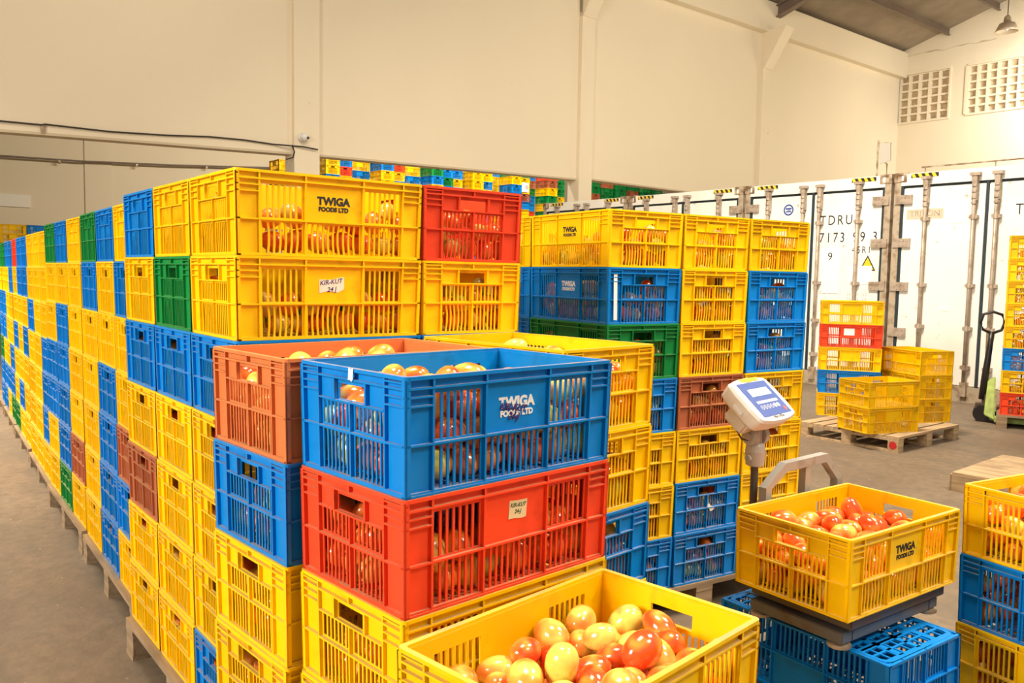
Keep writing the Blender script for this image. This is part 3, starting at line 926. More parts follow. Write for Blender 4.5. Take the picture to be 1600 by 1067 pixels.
container(*edges[0], 0, 'nearest white refrigerated container, at the right edge, with a tan name plate',
          [(tritn, 5.27, 2.44, 'name_plate'), (ctext('TR', 0.19, sx=0.8), 4.17, 2.44, 'lettering'), (sheet(0.22, 0.26), 4.85, 2.43, 'paper_notice'),
           (sheet(0.10, 0.11), 4.95, 1.22, 'paper_notice')])
container(*edges[1], 1, 'white refrigerated container lettered TDRU behind the crates, second from the right',
          [(ctext('TDRU', 0.20, sx=0.80, spacing=1.35), 6.79, 2.40, 'lettering'), (ctext('7173', 0.20, sx=0.80, spacing=1.35), 6.79, 2.15, 'lettering'),
           (ctext('99 3', 0.20, sx=0.80, spacing=1.35), 6.27, 2.15, 'lettering'), (ctext('45R1', 0.135, sx=0.8, spacing=1.35), 6.27, 1.97, 'lettering'),
           (ctext('MAX GROSS', 0.065, GREYB, sx=.8, spacing=1.3), 6.76, 1.36, 'lettering'),
           (ctext('34 000  KG\n74 960  LB', 0.065, GREYB, sx=.8, spacing=1.3), 6.32, 1.31, 'lettering'),
           (sheet(0.30, 0.27, '9', 0.16), 6.60, 1.88, 'paper_notice'), (sheet(0.28, 0.4), 6.58, 1.55, 'paper_notice'),
           (sheet(0.34, 0.26), 6.13, 1.62, 'paper_notice'), (warn, 6.03, 1.78, 'warning_sign'),
           (emblem, 7.32, 2.59, 'emblem')])
container(*edges[2], 2, 'white refrigerated container third from the right, its upper doors above the yellow crates')
container(*edges[3], 3, 'farthest white refrigerated container, reaching to the pillar under the long wall')
# bent sheet-metal bracket on top of the joint
root = bpy.data.objects.new('sign_bracket', None); COL.objects.link(root); root.location = B(11.45, 5.70, 3.0); root.rotation_euler = (0, 0, -TH)
mb = MB(); mb.tube([(0, 0.33, 0), (0, 0.33, 0.50)], 0.012, 6); mb.tube([(0, 0.33, 0.47), (0, 0.14, 0.44)], 0.009, 6); mb.tube([(0, 0.19, 0.0), (0.0, 0.19, 0.16), (0, 0.24, 0.2)], 0.012, 6)
link('pole', mb.mesh('bracket pole', CASTM), root)
mb = MB(); mb.hexa([(-.01, .14, .20), (.01, .14, .20), (.01, .29, .17), (-.01, .29, .17), (-.05, .13, .44), (-.03, .13, .44), (.01, .31, .46), (-.01, .31, .46)])
link('plate', mb.mesh('bent plate', CORR), root)
tag(root, 'bent grey metal plate on a short post above the container joint', 'bracket')
mb = MB(); mb.tube([(0, 2.3, 0.08), (0, -0.1, 0.0)], 0.01, 6)
o = link('roof_rail', None); bpy.data.objects.remove(o)
mb = MB()
mb.tube([(0.5, 2.25, 0.12), (0.5, 0.1, 0.12)], 0.011, 6)
for q in (2.2, 1.3, 0.9, 0.15): mb.tube([(0.5, q, -0.02), (0.5, q, 0.12)], 0.009, 6)
o = link('roof_rail', mb.mesh('roof rail', CASTM), None, B(CXF, 3.32, 3.0), (0, 0, -TH))
tag(o, 'thin metal rail along the top of the nearest white container', 'rail')

# ================================================================== CRATES
ORD = ['first', 'second', 'third', 'fourth', 'fifth', 'sixth', 'seventh', 'eighth']
def lvl_word(i, n):               # i counted from the top
    if i == 0: return 'topmost'
    if i == n - 1: return 'bottom one'
    return f'{ORD[i]} from top'
def column(fr, u, v, yaw, colors, where, group, detail=True, fill=(), bend=None, jit=0.0, seed=0, dz=0.0):
    """colors listed from the top down; returns the crates from the top down"""
    rng = random.Random(seed * 31 + 5); out = []
    n = len(colors)
    for i, c in enumerate(colors):
        x, y = fr(u + rng.uniform(-jit, jit) * 0.3, v)
        if jit: x += rng.uniform(-jit, jit); 
        nm = CN[c]
        o = crate(nm, x, y, n - 1 - i, yaw + rng.uniform(-.1, .1) * (jit > 0), f'{nm} crate, {lvl_word(i, n)} {where}', group, detail,
                  z=0.145 + dz + (n - 1 - i) * HP, bend=(rng.choice([0, 1, 1]) if bend is None else bend))
        if fill: fill_closed(o, fill)
        out.append(o)
    return out

# -- front pallet: open blue crate on top at the near corner
pallet(1.46, 1.46, 90, 'weathered wooden pallet under the nearest stacks with the open blue crate')
f1 = frame(0.92, 1.2705, 0)
hero = column(f1, 0.3, 0.2, 0, 'BRYYY', 'of the near corner stack headed by the open blue crate', 'crates in the near corner stack', fill=(), bend=0)
hero[0]['label'] = 'open blue crate of tomatoes with white lettering, on top of the red crate'
hero[1]['label'] = 'red vented crate with a yellow paper note, under the open blue crate'
for o in hero[1:]: fill_closed(o, ('left', 'front'))
fo = frame(0.893, 1.684, -1.0)
oc = column(fo, 0.3, 0.2, -1.0, 'OBYYY', 'of the stack left of the open blue crate', 'crates in the orange-topped stack', bend=0)
oc[0]['label'] = 'open orange-brown crate of tomatoes just left of the open blue crate'
oc[1]['label'] = 'dusty blue vented crate directly under the open orange-brown crate'
for o in oc[1:]: fill_closed(o, ('left',))
fy = frame(1.792, 1.806, 91.6)
yc = column(fy, 0, 0, 91.6, 'YYBYY', 'of the stack right behind the open blue crate', 'crates in the stack behind the blue crate', bend=1)
yc[0]['label'] = 'open yellow crate of tomatoes right behind the open blue crate'
for o in yc[1:]: fill_closed(o, ('left', 'front'))
ff = frame(1.161, 1.015, 2.8)
fc = column(ff, 0, 0, 2.8, 'YYY', 'of the short stack at the bottom edge of the photo', 'crates in the short front stack', bend=0)
fc[0]['label'] = 'open yellow crate heaped with tomatoes at the bottom edge, nearest the camera'
for o in fc[1:]: fill_closed(o, ('left', 'front'))

# -- the long wall of stacks along the left aisle
row = [((1.012, 2.189), -5.14, ['YYBYYYB', 'YGBYYYY', 'BYBYNYY']),
       ((1.180, 3.460), -7.0, ['YBYYNBY', 'BYYBBBB', 'GBYYYYY']),
       ((1.340, 4.720), -6.5, ['YYYYYNY', 'BYBBBBG', 'GYYBBYY']),
       ((1.505, 5.985), -7.7, ['YYYBBBY', 'YYYYYYY', 'YYBYYYY']),
       ((1.690, 7.290), -7.9, ['BBYBYYY', 'BBYYYBY', 'RYYBYYG']),
       ((1.869, 8.560), -8.3, ['BBYYBBG', 'BYYYYBY', 'GYBBYBB']),
       ((2.054, 9.830), -8.3, ['GYBBGBB'])]
cols_named = ['nearest', 'middle', 'farthest']
proww = ['second', 'third', 'fourth', 'fifth', 'sixth', 'seventh', 'eighth']
ROWC = {}
for pi, ((x0, y0), yaw, cs) in enumerate(row):
    fr = frame(x0, y0, yaw)
    px_, py_ = fr(0.485, 0.60)
    dz = (0, 0.012, 0.015, 0.042, 0.042, 0.045, 0.045)[pi]
    pallet(px_, py_, yaw + 90, f'wooden pallet under the {proww[pi]} block of stacks along the left aisle', thick=(0.145 - dz) / 0.145)
    for k, colors in enumerate(cs):
        far = pi >= 3
        c = column(fr, 0.3 + 0.002, 0.404 * k + 0.2, yaw, colors, f'in {cols_named[k]} stack on {proww[pi]} pallet along left aisle',
                   f'crates on the {proww[pi]} pallet of the left row', detail=not far, jit=0.0012 if pi else 0.0, seed=pi * 3 + k, dz=-dz)
        ROWC[(pi, k)] = c
        for o in c:
            if pi < 3: fill_closed(o, ('left', 'front') if (k == 0 and pi == 0) else ('left',))
fr = frame(1.012, 2.189, -5.14)
rc = column(fr, 0.8, 0.3, -5.14 + 90, 'RYBYYBY', 'of the red-topped stack beside the tall lettered yellow stack', 'crates in the red-topped stack', bend=1, fill=('left',))
A = ROWC[(0, 0)]
A[0]['label'] = 'topmost yellow crate lettered in black, at the near corner of the tallest left stack'
A[1]['label'] = 'yellow crate with a torn paper note, second from top of tallest left stack'

# -- right-hand block
f2 = frame(2.6312, 2.239, -12.28)
px_, py_ = f2(0.6, 0.5)
pallet(px_, py_, -12.28, 'wooden pallet under the seven-high block behind the weighing scale')
RB = {}
for k, (colors, wh) in enumerate((('YBGBYYB', 'in near corner stack of right block behind scale'),
                                  ('YYYNYBB', 'in middle stack of right block behind scale'),
                                  ('YBBYYYY', 'in rightmost stack of right block behind scale'))):
    RB[k] = column(f2, 0.403 * k + 0.2, 0.3, 77.72, colors, wh, 'crates in the block behind the scale', fill=('left', 'back') if k == 0 else ('left',), jit=0.0004, seed=70 + k)
column(f2, 0.3, 0.802, -12.28, 'YBBYYYY', 'in the rear stack of the right block behind scale', 'crates in the block behind the scale', fill=('left',), seed=80)

# -- far pallet with empty crates
def obox(cx, cy, yaw, colors, where, group, **k):
    return column(frame(cx, cy, yaw), 0, 0, yaw, colors, where, group, bend=0, **k)
pallet(8.235, 3.48, -4.5, 'pale pallet with red paint marks under the empty crates by the container', WOODL, marks=[(-1, -0.45), (0, 0)][:1])
# stack A: long side faces the camera
d = Vector((math.cos(R(-61.6)), math.sin(R(-61.6)))); n2 = Vector((-d.y, d.x))
Lp = Vector((8.186, 4.075)); c = Lp + d * 0.27 + n2 * 0.2
far_a = obox(c.x, c.y, -61.6, 'YRYBY', 'of the tall stack of empties by the white container', 'empty crates in the tall stack')
nr = Vector((7.499, 3.264)); d = Vector((math.cos(R(-22.7)), math.sin(R(-22.7)))); n2 = Vector((-d.y, d.x)); c = nr + d * 0.3 + n2 * 0.2
far_b = obox(c.x, c.y, -22.7, 'YY', 'of the two-high empty stack in front on the pale pallet', 'empty crates in the two-high stack')
Rp = Vector((8.875, 3.04)); d = Vector((0.89, -0.454)); n2 = Vector((0.454, 0.89)); c = Rp - d * 0.2 + n2 * 0.3
far_c = obox(c.x, c.y, math.degrees(math.atan2(n2.y, n2.x)), 'YYY', 'of the three-high empty stack right on the pale pallet', 'empty crates in the three-high stack')

# -- tall stack at the right edge
ds = Vector((math.sin(R(163)), math.cos(R(163)))); nn = Vector((-ds.y, ds.x)); cS = Vector((9.832, 2.896)); c = cS + ds * 0.2 + nn * 0.3
st = obox(c.x, c.y, math.degrees(math.atan2(nn.y, nn.x)), 'YYYYYBYR', 'of the eight-high stack at the right edge', 'crates in the eight-high stack')
for o in st: fill_closed(o, ('left',))
c2 = cS + ds * 0.58 + nn * 0.48
pallet(c2.x, c2.y, math.degrees(math.atan2(ds.y, ds.x)), 'wooden pallet under the eight-high stack at the right edge')

# -- stack at the lower right corner
Lc = Vector((3.006, 0.979)); dl = Vector((math.sin(R(194.5)), math.cos(R(194.5)))); dsh = Vector((-dl.y, dl.x))
c = Lc + dl * 0.3 + dsh * 0.2
rs = obox(c.x, c.y, math.degrees(math.atan2(dl.y, dl.x)), 'YBY', 'of the stack at the lower right corner', 'crates in the lower right stack')
pallet(c.x + 0.35, c.y - 0.2, 75.5, 'wooden pallet under the lower right stack of three crates')
rs[0]['label'] = 'open yellow crate of tomatoes, topmost at the lower right edge of the photo'

# -- the closed wooden platform lying on the floor
pallet(7.0, 1.585, 88.0, 'pale boarded wooden pallet lying empty on the floor at the right', WOODL, closed=True)

# -- the scale and what it stands on
SX, SY, SYAW = 2.548, 1.155, -7.5
for k, (z, t) in enumerate(((HP, 'upper'), (0.0, 'lower'))):
    o = crate('clean blue', 2.515, 1.166, 0, 82.5, f'{t} of the two upturned blue crates carrying the weighing scale', 'upturned crates under the scale', z=z, flip=True)
sc_cr = crate('yellow', SX, SY, 0, SYAW, 'open yellow crate of red tomatoes being weighed on the scale', None, z=0.5765, bend=1)

# -- far hall stacks seen under the lintel
palf = ['Y', 'B', 'Y', 'G', 'Y', 'B', 'Y', 'R', 'Y', 'B', 'N']
lowV = MB(); SHEET = []
mb = MB(); mb.box(-0.15, 0.15, -0.14, 0.14, -.001, .001); mb2 = MB()
for k_ in range(9): mb2.box(0.02 + k_ * 0.012, 0.026 + k_ * 0.012, -0.06, 0.08, 0.001, 0.002)
mb2.box(-0.11, -0.02, 0.03, 0.035, 0.001, 0.002); mb2.box(-0.11, -0.03, 0.0, 0.005, 0.001, 0.002)
SHEETM = merge_text('printed sheet', [(mb.mesh('p', WPAPER), 0, 0, 0), (mb2.mesh('q', BLACK), 0, 0, 1)], [WPAPER, BLACK])
WHOLE = part_builders(0)
whole = MB()
for m_ in (WHOLE['rim'], ): whole.v += m_.v; whole.f += m_.f
LOWC = {k: MB() for k in ('yellow', 'blue', 'green', 'red')}
rngl = random.Random(4)
def plain_low(cx, cy, z, yaw):
    lowV = LOWC[rngl.choice(['yellow', 'yellow', 'yellow', 'blue', 'blue', 'green', 'red'])]
    c, s = math.cos(yaw), math.sin(yaw)
    pts = [(-.298, -.198), (.298, -.198), (.298, .198), (-.298, .198)]
    q = [(cx + c * a - s * b, cy + s * a + c * b) for a, b in pts]
    sc_ = lambda f: [(cx + (x - cx) * f, cy + (y - cy) * f) for x, y in q]
    lowV.ring(sc_(0.965), sc_(0.93), z + 0.004, z + CH)
    for w0, w1 in ((0.0, 0.02), (0.42, 0.44), (0.75, 0.765), (0.82, 0.835), (0.89, 0.91), (0.97, 1.0)): lowV.ring(q, sc_(0.95), z + CH * w0 + .0005, z + CH * w1)
    lowV.prism([(cx + (x - cx) * 0.97, cy + (y - cy) * 0.97) for x, y in q], z, z + 0.01)
rng = random.Random(21)
def far_column(a, b, yawb, ntot, nvis, colors, where, group):
    p = B(a, b); yaw = math.degrees(-TH) + yawb
    for i in range(ntot):
        z = 0.002 + i * HP
        if i >= ntot - nvis:
            k = ntot - 1 - i; c = CN[colors[k % len(colors)]]
            oo = crate(c, p.x, p.y, 0, yaw, f'{c} crate, {lvl_word(k, 99)} {where}', group, detail=False, z=z)
            if k == 2 and abs(a - 16.7) < 0.28 and yawb == 90 and not SHEET: SHEET.append(on_side(oo, SHEETM, 'paper_sheet', 0.0, 0.2, 'left', d=-0.006, label='white printed sheet'))
        else: plain_low(p.x, p.y, z, R(yaw))
spec = []
a = 8.62
FORD = ['first', 'second', 'third', 'fourth', 'fifth', 'sixth', 'seventh', 'eighth', 'ninth', 'tenth', 'eleventh', 'twelfth', 'thirteenth', 'fourteenth', 'fifteenth', 'sixteenth', 'seventeenth', 'eighteenth', 'nineteenth', 'twentieth']
fcols = ['YYGY', 'BGYB', 'YYBY', 'GYYB', 'YBRY', 'YYBY', 'NBYY', 'YRYB', 'YYBB', 'GGBY', 'BBGB', 'BBYB', 'YYYY', 'YYBY', 'BYYY', 'GYBB', 'GYYN', 'BNGB', 'RNYG', 'GGGY']
nf = 0
for k, colors in enumerate(fcols):
    long_ = k in (5, 8, 14, 17)
    w = 0.60 if long_ else 0.40
    a += w / 2
    top = 18 if k < 2 else 20
    if k not in (2,):
        if nf < 20:
            far_column(a + 0.0, 20.0 + (0.25 if long_ else 0.0) + (k % 3) * 0.12, 0 if long_ else 90, top, 4, colors,
                       f'in {FORD[k]} stack from left, far hall under lintel', 'stacks in the far hall under the lintel')
            nf += 1
    a += w / 2 + 0.015 + (0.16 if k in (4, 7, 11) else 0)
a = 19.65
for k, colors in enumerate(['GGN', 'NGG', 'GGG', 'GNG', 'GGG', 'GGG']):
    far_column(a, 20.2, 0 if k % 2 else 90, 20, 3, colors, f'in {ORD[k]} far hall stack right of the pillar', 'green stacks right of the pillar'); a += 0.62
a = 3.7
for k, (colors, w) in enumerate((('YYN', 0), ('BYB', 1), ('YNY', 2))):
    far_column(a + 0.61 * k, 25.0, 0, 11, 3, colors, f'in the {["left", "middle", "right"][k]} stack by the far wall, left edge', 'stacks by the far wall')
me = bpy.data.meshes.new('lower crates'); vv, fv, mi_ = [], [], []
for k_, (c_, m_) in enumerate(LOWC.items()):
    fv += [tuple(i + len(vv) for i in f) for f in m_.f]; mi_ += [k_] * len(m_.f); vv += m_.v; me.materials.append(PL[c_])
me.from_pydata(vv, [], fv); me.polygons.foreach_set('material_index', mi_); me.update()
o = link('stacked_crates', me)
tag(o, 'lower crates of the stacks in the far hall', 'crate', None, 'stuff')

# ---- printing and notes on crates
tw_b, tw_w = twiga(BLACK, 'b'), twiga(WHITEI, 'w')
on_side(A[0], tw_b, 'printed_lettering', -0.002, 0.36, 'front', label='black printed lettering')
on_side(RB[0][0], tw_b, 'printed_lettering', 0.0, 0.36, 'back', label='black printed lettering')
on_side(RB[0][1], tw_w, 'printed_lettering', 0.0, 0.36, 'back', label='white printed lettering')
on_side(hero[0], tw_w, 'printed_lettering', 0.0, 0.36, 'front', label='white printed lettering')
on_side(sc_cr, tw_b, 'printed_lettering', 0.0, 0.36, 'front', label='black printed lettering')
scr = merge_text('marker scrawl', [(text_mesh('KIR-KUT', 0.020, PURPLE, bold=0.0006, shear=0.3, ext=0.0009), -0.004, 0.002, 0), (text_mesh('24-J', 0.020, PURPLE, bold=0.0006, shear=0.3, ext=0.0009), 0.0, -0.016, 0)], [PURPLE])
on_side(hero[0], scr, 'marker_writing', -0.008, 0.37, 'front', d=0.0079, tilt=-8, label='violet marker writing over the lettering')
on_side(hero[1], paper_mesh(0.052, 0.040, PAPERY, ('KIR-KUT', '24-J'), GREENI, 0.012, 0.001), 'paper_note', 0.008, 0.30, 'front', tilt=-3, label='small yellowish note with green writing')
on_side(A[1], paper_mesh(0.080, 0.040, PAPER, ('KIR-KUT', '24 J'), PURPLE, 0.019, 0.004), 'paper_note', -0.01, 0.34, 'front', tilt=6, label='torn white note with writing')
on_side(rs[2], paper_mesh(0.06, 0.05, PAPER, ('KIR', '24'), PURPLE, 0.018, 0.003), 'paper_note', 0.03, 0.34, 'back', tilt=-10, label='torn white note')
tape = paper_mesh(0.018, 0.19, WPAPER, (), None, rag=0.002)
on_side(RB[0][1], tape, 'tape_strip', 0.158, 0.52, 'left', d=0.0, tilt=2, label='crumpled white tape strip')
on_side(far_a[1], paper_mesh(0.10, 0.07, WPAPER), 'paper_note', -0.02, 0.32, 'front', label='white paper label')
on_side(far_a[1], paper_mesh(0.10, 0.07, WPAPER), 'paper_note', 0.02, 0.32, 'back', label='white paper label')
mb = MB(); mb.tube([(0, 0, 0), (0.006, 0.0, 0.014), (0.0, 0.002, 0.03)], [0.008, 0.012, 0.006], 6)
on_side(RB[1][5], paper_mesh(0.045, 0.022, PAPER, rag=0.004), 'paper_scrap', -0.02, 0.56, 'left', d=0.002, tilt=-35, label='scrap of white paper')
on_side(hero[0], paper_mesh(0.017, 0.026, WPAPER, rag=0.002), 'sticker', -0.012, 0.05, 'left', d=-0.003, label='torn white sticker on the rim')

# ---- tomatoes
GZ = (('left end', 'middle', 'right end'), ('near side', 'far side'))
heap(fc[0], 134, 11, 80, 'in the nearest open yellow crate', 'tomatoes in the nearest open crate', GZ, (0.12, 0.98))
heap(sc_cr, 118, 12, 66, 'in the yellow crate on the scale', 'tomatoes in the crate on the scale', GZ, (0.35, 1.05))
heap(hero[0], 126, 13, 66, 'in the open blue crate', 'tomatoes in the open blue crate', GZ, (0.05, 0.95))
heap(oc[0], 132, 14, 28, 'in the open orange-brown crate', 'tomatoes in the orange-brown crate', GZ, (0.2, 0.8), ('left',))
heap(yc[0], 122, 15, 22, 'in the yellow crate behind the blue one', 'tomatoes in the crate behind the blue crate', GZ, (0.2, 0.8), ('left', 'front'))
heap(rs[0], 116, 16, 36, 'in the yellow crate at the lower right', 'tomatoes in the lower right crate', GZ, (0.0, 0.9), ('back', 'left', 'right'))
for o in rs[1:]: fill_closed(o, ('back', 'left', 'right'))
V = np.concatenate(stuffV); F = np.concatenate(stuffF)
me = bpy.data.meshes.new('packed tomatoes')
me.vertices.add(len(V)); me.vertices.foreach_set('co', V.ravel())
me.loops.add(F.size); me.loops.foreach_set('vertex_index', F.ravel())
me.polygons.add(len(F)); me.polygons.foreach_set('loop_start', np.arange(0, F.size, 3)); me.polygons.foreach_set('loop_total', np.full(len(F), 3))
me.update(calc_edges=True); me.polygons.foreach_set('use_smooth', np.ones(len(F), bool)); me.materials.append(TOMS)
o = link('packed_tomatoes', me); tag(o, 'tomatoes packed behind the slotted walls of the stacked crates', 'tomatoes', None, 'stuff')
print('tomatoes', TCOUNT[0], 'stuff tomatoes', len(V) // 42)

# ================================================================== WEIGHING SCALE
root = bpy.data.objects.new('weighing_scale', None); COL.objects.link(root)
root.location = (SX, SY, 0.4735); root.rotation_euler = (0, 0, R(SYAW))
mb = MB()
for sx_ in (-0.235, 0.235): mb.box(sx_ - 0.025, sx_ + 0.025, -0.16, 0.16, 0.018, 0.052)
mb.box(-0.21, 0.21, -0.16, -0.12, 0.018, 0.052); mb.box(-0.21, 0.21, 0.12, 0.16, 0.018, 0.052); mb.box(-0.21, 0.21, -0.03, 0.03, 0.02, 0.05)
link('base_frame', mb.mesh('scale base frame', SCALEG, bevel=0.003), root)
mb = MB(); mb.box(-0.24, 0.27, -0.175, 0.175, 0.060, 0.1005); mb.box(-0.2, 0.2, -0.1, 0.1, 0.048, 0.06)
link('platform', mb.mesh('scale platform', SCALED, bevel=0.003), root)
for a in (-1, 1):
    for b in (-1, 1):
        mb = MB(); mb.lathe([(0.028, 0), (0.034, 0.004), (0.034, 0.012), (0.014, 0.016), (0.014, 0.022)], 18)
        link('foot', mb.mesh('levelling foot', RUSTY, smooth=False), root, (a * 0.235, b * 0.135, 0))
zb = -0.4735
mb = MB(); q = 0.015; gy = 0.235
mb.tube([(-0.110, gy, 0.055), (-0.110, gy, 0.84 + zb), (-0.020, gy, 0.900 + zb), (0.205, gy, 0.908 + zb), (0.288, gy, 0.825 + zb), (0.288, gy, 0.055)], q, square=True)
mb.tube([(0.10, gy, 0.055), (0.10, gy, 0.895 + zb)], 0.014, square=True)
mb.box(-0.125, 0.303, gy - 0.016, gy + 0.016, 0.024, 0.056); mb.box(-0.10, -0.06, 0.15, gy, 0.026, 0.05); mb.box(0.06, 0.10, 0.15, gy, 0.026, 0.05)
link('guard_rail', mb.mesh('bent guard rail', GALV), root)
mb = MB(); mb.tube([(-0.112, gy + 0.045, 0.03), (-0.112, gy + 0.045, 0.925 + zb)], 0.0125, 12); mb.box(-0.13, -0.095, gy, gy + 0.06, 0.026, 0.05)
link('column', mb.mesh('scale column', SCALED, smooth=False), root)
px0, py0 = -0.112, gy + 0.045
mb = MB()
mb.lathe([(0.020, 0.905 + zb), (0.030, 0.91 + zb), (0.033, 0.955 + zb), (0.030, 0.975 + zb), (0.022, 0.985 + zb)], 20, (px0, py0, 0))
mb.tube([(px0 - 0.040, py0, 0.935 + zb), (px0 + 0.02, py0, 0.935 + zb)], 0.011, 10)
link('sleeve', mb.mesh('clamp sleeve', GREYB), root)
mb = MB()
for sg in (-1, 1):
    mb.tube([(px0 + sg * 0.016, py0, 1.008 + zb), (px0 + sg * 0.034, py0, 1.008 + zb)], 0.031, 20)
    mb.hexa([(px0 + sg * 0.025 - .008, py0 - .02, 1.01 + zb), (px0 + sg * 0.025 + .008, py0 - .02, 1.01 + zb), (px0 + sg * 0.025 + .008, py0 + .02, 1.01 + zb), (px0 + sg * 0.025 - .008, py0 + .02, 1.01 + zb),
             (px0 + sg * 0.025 - .008, py0 - .03, 1.055 + zb), (px0 + sg * 0.025 + .008, py0 - .03, 1.055 + zb), (px0 + sg * 0.025 + .008, py0 + .03, 1.055 + zb), (px0 + sg * 0.025 - .008, py0 + .03, 1.055 + zb)])
mb.tube([(px0 - 0.044, py0, 1.008 + zb), (px0 + 0.044, py0, 1.008 + zb)], 0.012, 12)
mb.box(px0 - 0.014, px0 + 0.014, py0 - 0.016, py0 + 0.016, 0.97 + zb, 1.025 + zb)
mb.box(px0 - 0.06, px0 + 0.06, py0 - 0.035, py0 + 0.035, 1.05 + zb, 1.06 + zb)
link('swivel_bracket', mb.mesh('swivel bracket', GREYB), root)
# indicator head: local frame X right, Y up the face, Z out of the face
def head_mesh():
    mb = MB()
    def loop(hx, hy, z, bow): 
        pts = []
        for cx, cy, a0 in ((1, 1, 0), (-1, 1, 90), (-1, -1, 180), (1, -1, 270)):
            for k in range(5):
                a = R(a0 + 22.5 * k); r = 0.02
                x = cx * (hx - r) + r * math.cos(a); y = cy * (hy - r) + r * math.sin(a)
                pts.append((x, y, z))
            if cx * cy > 0:     # bowed long edges
                for t in (0.5, 0, -0.5):
                    pts.append((cx * t * hx, cy * (hy + bow * (1 - t * t)), z))
            else:
                for t in (0.4, 0, -0.4):
                    pts.append((cx * (hx + bow * 0.5), -cy * 0 + (cy if False else 1) * 0 + cy * t * hy * 1.0, z))
        return pts
    L = [loop(0.112, 0.070, -0.055, 0.003), loop(0.122, 0.080, -0.045, 0.006), loop(0.128, 0.085, -0.004, 0.010), loop(0.124, 0.081, 0.006, 0.010)]
    n = len(L[0])
    for l in L: mb.v += l
    for k in range(3):
        for j in range(n):
            q = (j + 1) % n; mb.f.append((k * n + j, k * n + q, (k + 1) * n + q, (k + 1) * n + j))
    mb.f.append(tuple(range(n - 1, -1, -1))); mb.f.append(tuple(range(3 * n, 4 * n)))
    return mb.mesh('indicator housing', HEADW)
head = link('indicator_head', head_mesh(), root, (px0 + 0.01, py0 - 0.012, 1.128 + zb), (R(42), 0, R(12)))
mb = MB(); mb.box(-0.095, 0.103, -0.070, 0.070, 0.0055, 0.0072); link('keypad_panel', mb.mesh('keypad panel', BLUEP), head)
mb = MB(); mb.box(-0.060, 0.075, 0.012, 0.042, 0.0068, 0.0082); link('display', mb.mesh('display', LCD), head)
link('display_digits', text_mesh('20.95', 0.030, GREYB, shear=0.15, ext=0.0003), head, (0.022, 0.027, 0.0086))
mb = MB(); mb.box(-0.066, 0.078, -0.018, -0.008, 0.0068, 0.0080); link('label_strip', mb.mesh('pale strip', KEYW), head)
for k in range(7):
    mb = MB(); m_k = KEYR if k == 6 else KEYW
    if k < 4: mb.ring([(0.0085 * math.cos(t), 0.0085 * math.sin(t)) for t in np.linspace(0, 6.283, 17)[:-1]], [(0.0068 * math.cos(t), 0.0068 * math.sin(t)) for t in np.linspace(0, 6.283, 17)[:-1]], 0.0068, 0.0080); mb.box(-0.003, 0.003, -0.001, 0.001, 0.0068, 0.008)
    else: mb.lathe([(0.0085, 0.0068), (0.0085, 0.0082)], 16)
    link('button', mb.mesh('button', m_k), head, (-0.058 + k * 0.0225, -0.034, 0) if k < 6 else (0.079, -0.052, 0))
link('marker_writing', text_mesh('Mel ● M/ev'.replace('●', 'o'), 0.016, BLACK, shear=0.2, ext=0.0003), head, (0.0, -0.0765, 0.0066))
mb = MB(); rngt = random.Random(2)
for k in range(7): x = -0.05 + k * 0.017; mb.box(x, x + 0.014, 0.074 + rngt.uniform(-.002, .002), 0.088, 0.0058, 0.0085)
link('yellow_tape', mb.mesh('tape', YTAPE), head)
mb = MB(); mb.box(-0.055, 0.055, -0.055, 0.03, -0.10, -0.052); link('battery_housing', mb.mesh('battery housing', HEADW, bevel=0.008), head, (-0.05, 0, 0))
mb = MB(); mb.box(-0.006, 0.006, -0.02, 0.02, -0.001, 0.001); link('side_label', mb.mesh('side label', KEYW), head, (-0.1305, 0, -0.03), (0, R(90), 0))
mb = MB(); mb.tube([(px0 - 0.09, py0 + 0.0, 1.07 + zb), (px0 - 0.095, py0, 1.03 + zb), (px0 - 0.06, py0 + 0.01, 1.0 + zb), (px0 - 0.02, py0 + 0.005, 0.99 + zb)], 0.003, 6)
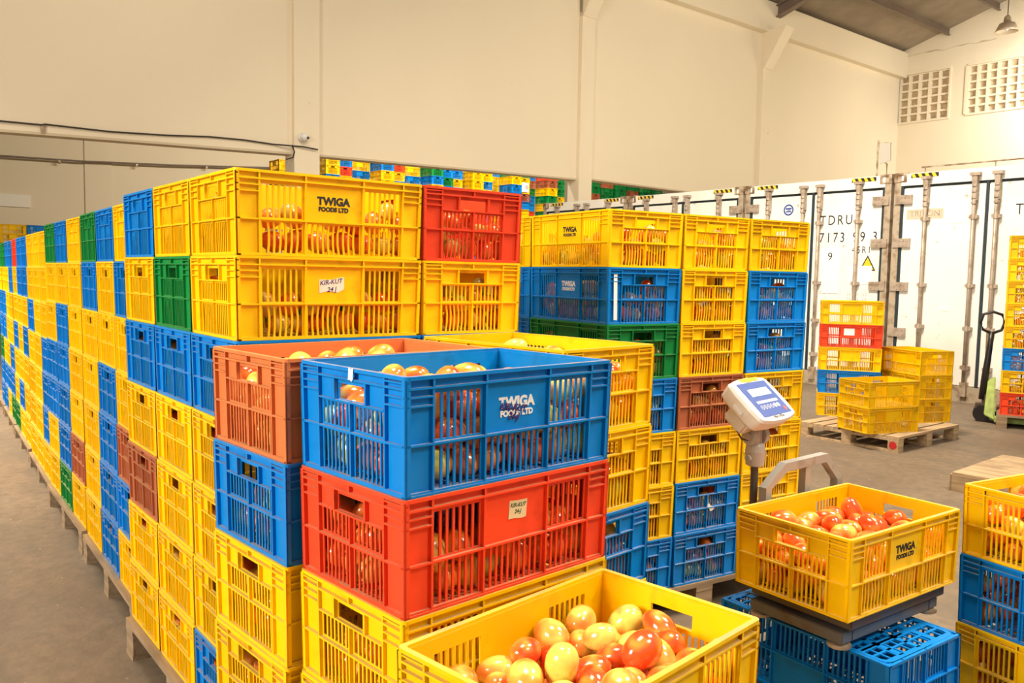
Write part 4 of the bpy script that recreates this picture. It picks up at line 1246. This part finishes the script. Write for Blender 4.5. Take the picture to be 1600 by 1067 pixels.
link('signal_cable', mb.mesh('signal cable', CABLE), root)
tag(root, 'grey platform scale with white tilted display head, standing on upturned blue crates', 'weighing scale')

# ================================================================== PALLET JACK
root = bpy.data.objects.new('pallet_jack', None); COL.objects.link(root)
root.location = (10.255, 3.088, 0); root.rotation_euler = (0, 0, R(17))
mb = MB(); mb.hexa([(-0.22, -0.025, 0.04), (0.22, -0.025, 0.04), (0.20, 0.08, 0.09), (-0.20, 0.08, 0.09), (-0.07, -0.015, 0.50), (0.07, -0.015, 0.50), (0.05, 0.06, 0.46), (-0.05, 0.06, 0.46)])
link('pump_housing', mb.mesh('pump housing', JACKG, bevel=0.01), root)
for s in (-1, 1):
    mb = MB(); mb.box(s * 0.225 - 0.07, s * 0.225 + 0.07, -1.1, -0.02, 0.032, 0.088); link('fork', mb.mesh('fork', JACKG, bevel=0.006), root)
    mb = MB(); mb.tube([(s * 0.06, 0.10, 0.09), (s * 0.11, 0.10, 0.09)], 0.09, 20)
    link('wheel', mb.mesh('wheel', JACKB), root)
mb = MB(); mb.box(-0.055, 0.055, 0.03, 0.17, 0.1, 0.2); mb.tube([(-0.06, 0.1, 0.09), (0.06, 0.1, 0.09)], 0.02, 10); mb.lathe([(0.05, 0.18), (0.045, 0.3)], 14, (0, 0.06, 0))
link('steering_base', mb.mesh('steering base', SCALED), root)
mb = MB(); mb.tube([(0, 0.10, 0.24), (0, 0.09, 0.5), (0, 0.06, 0.85), (0, 0.05, 1.0)], [0.045, 0.038, 0.03, 0.028], 10)
hd = link('handle', mb.mesh('handle shaft', JACKB, smooth=True), root)
mb = MB(); mb.tube([(0, 0.05, 0.98), (0, 0.14, 1.02), (0, 0.165, 1.10), (0, 0.14, 1.19), (0, 0.05, 1.22), (0, -0.04, 1.19), (0, -0.065, 1.10), (0, -0.04, 1.02), (0, 0.05, 0.98)], 0.016, 8)
link('grip_loop', mb.mesh('grip loop', JACKB, smooth=True), hd)
tag(root, 'hand pallet jack, lime green with black loop handle, by the white container', 'pallet jack')
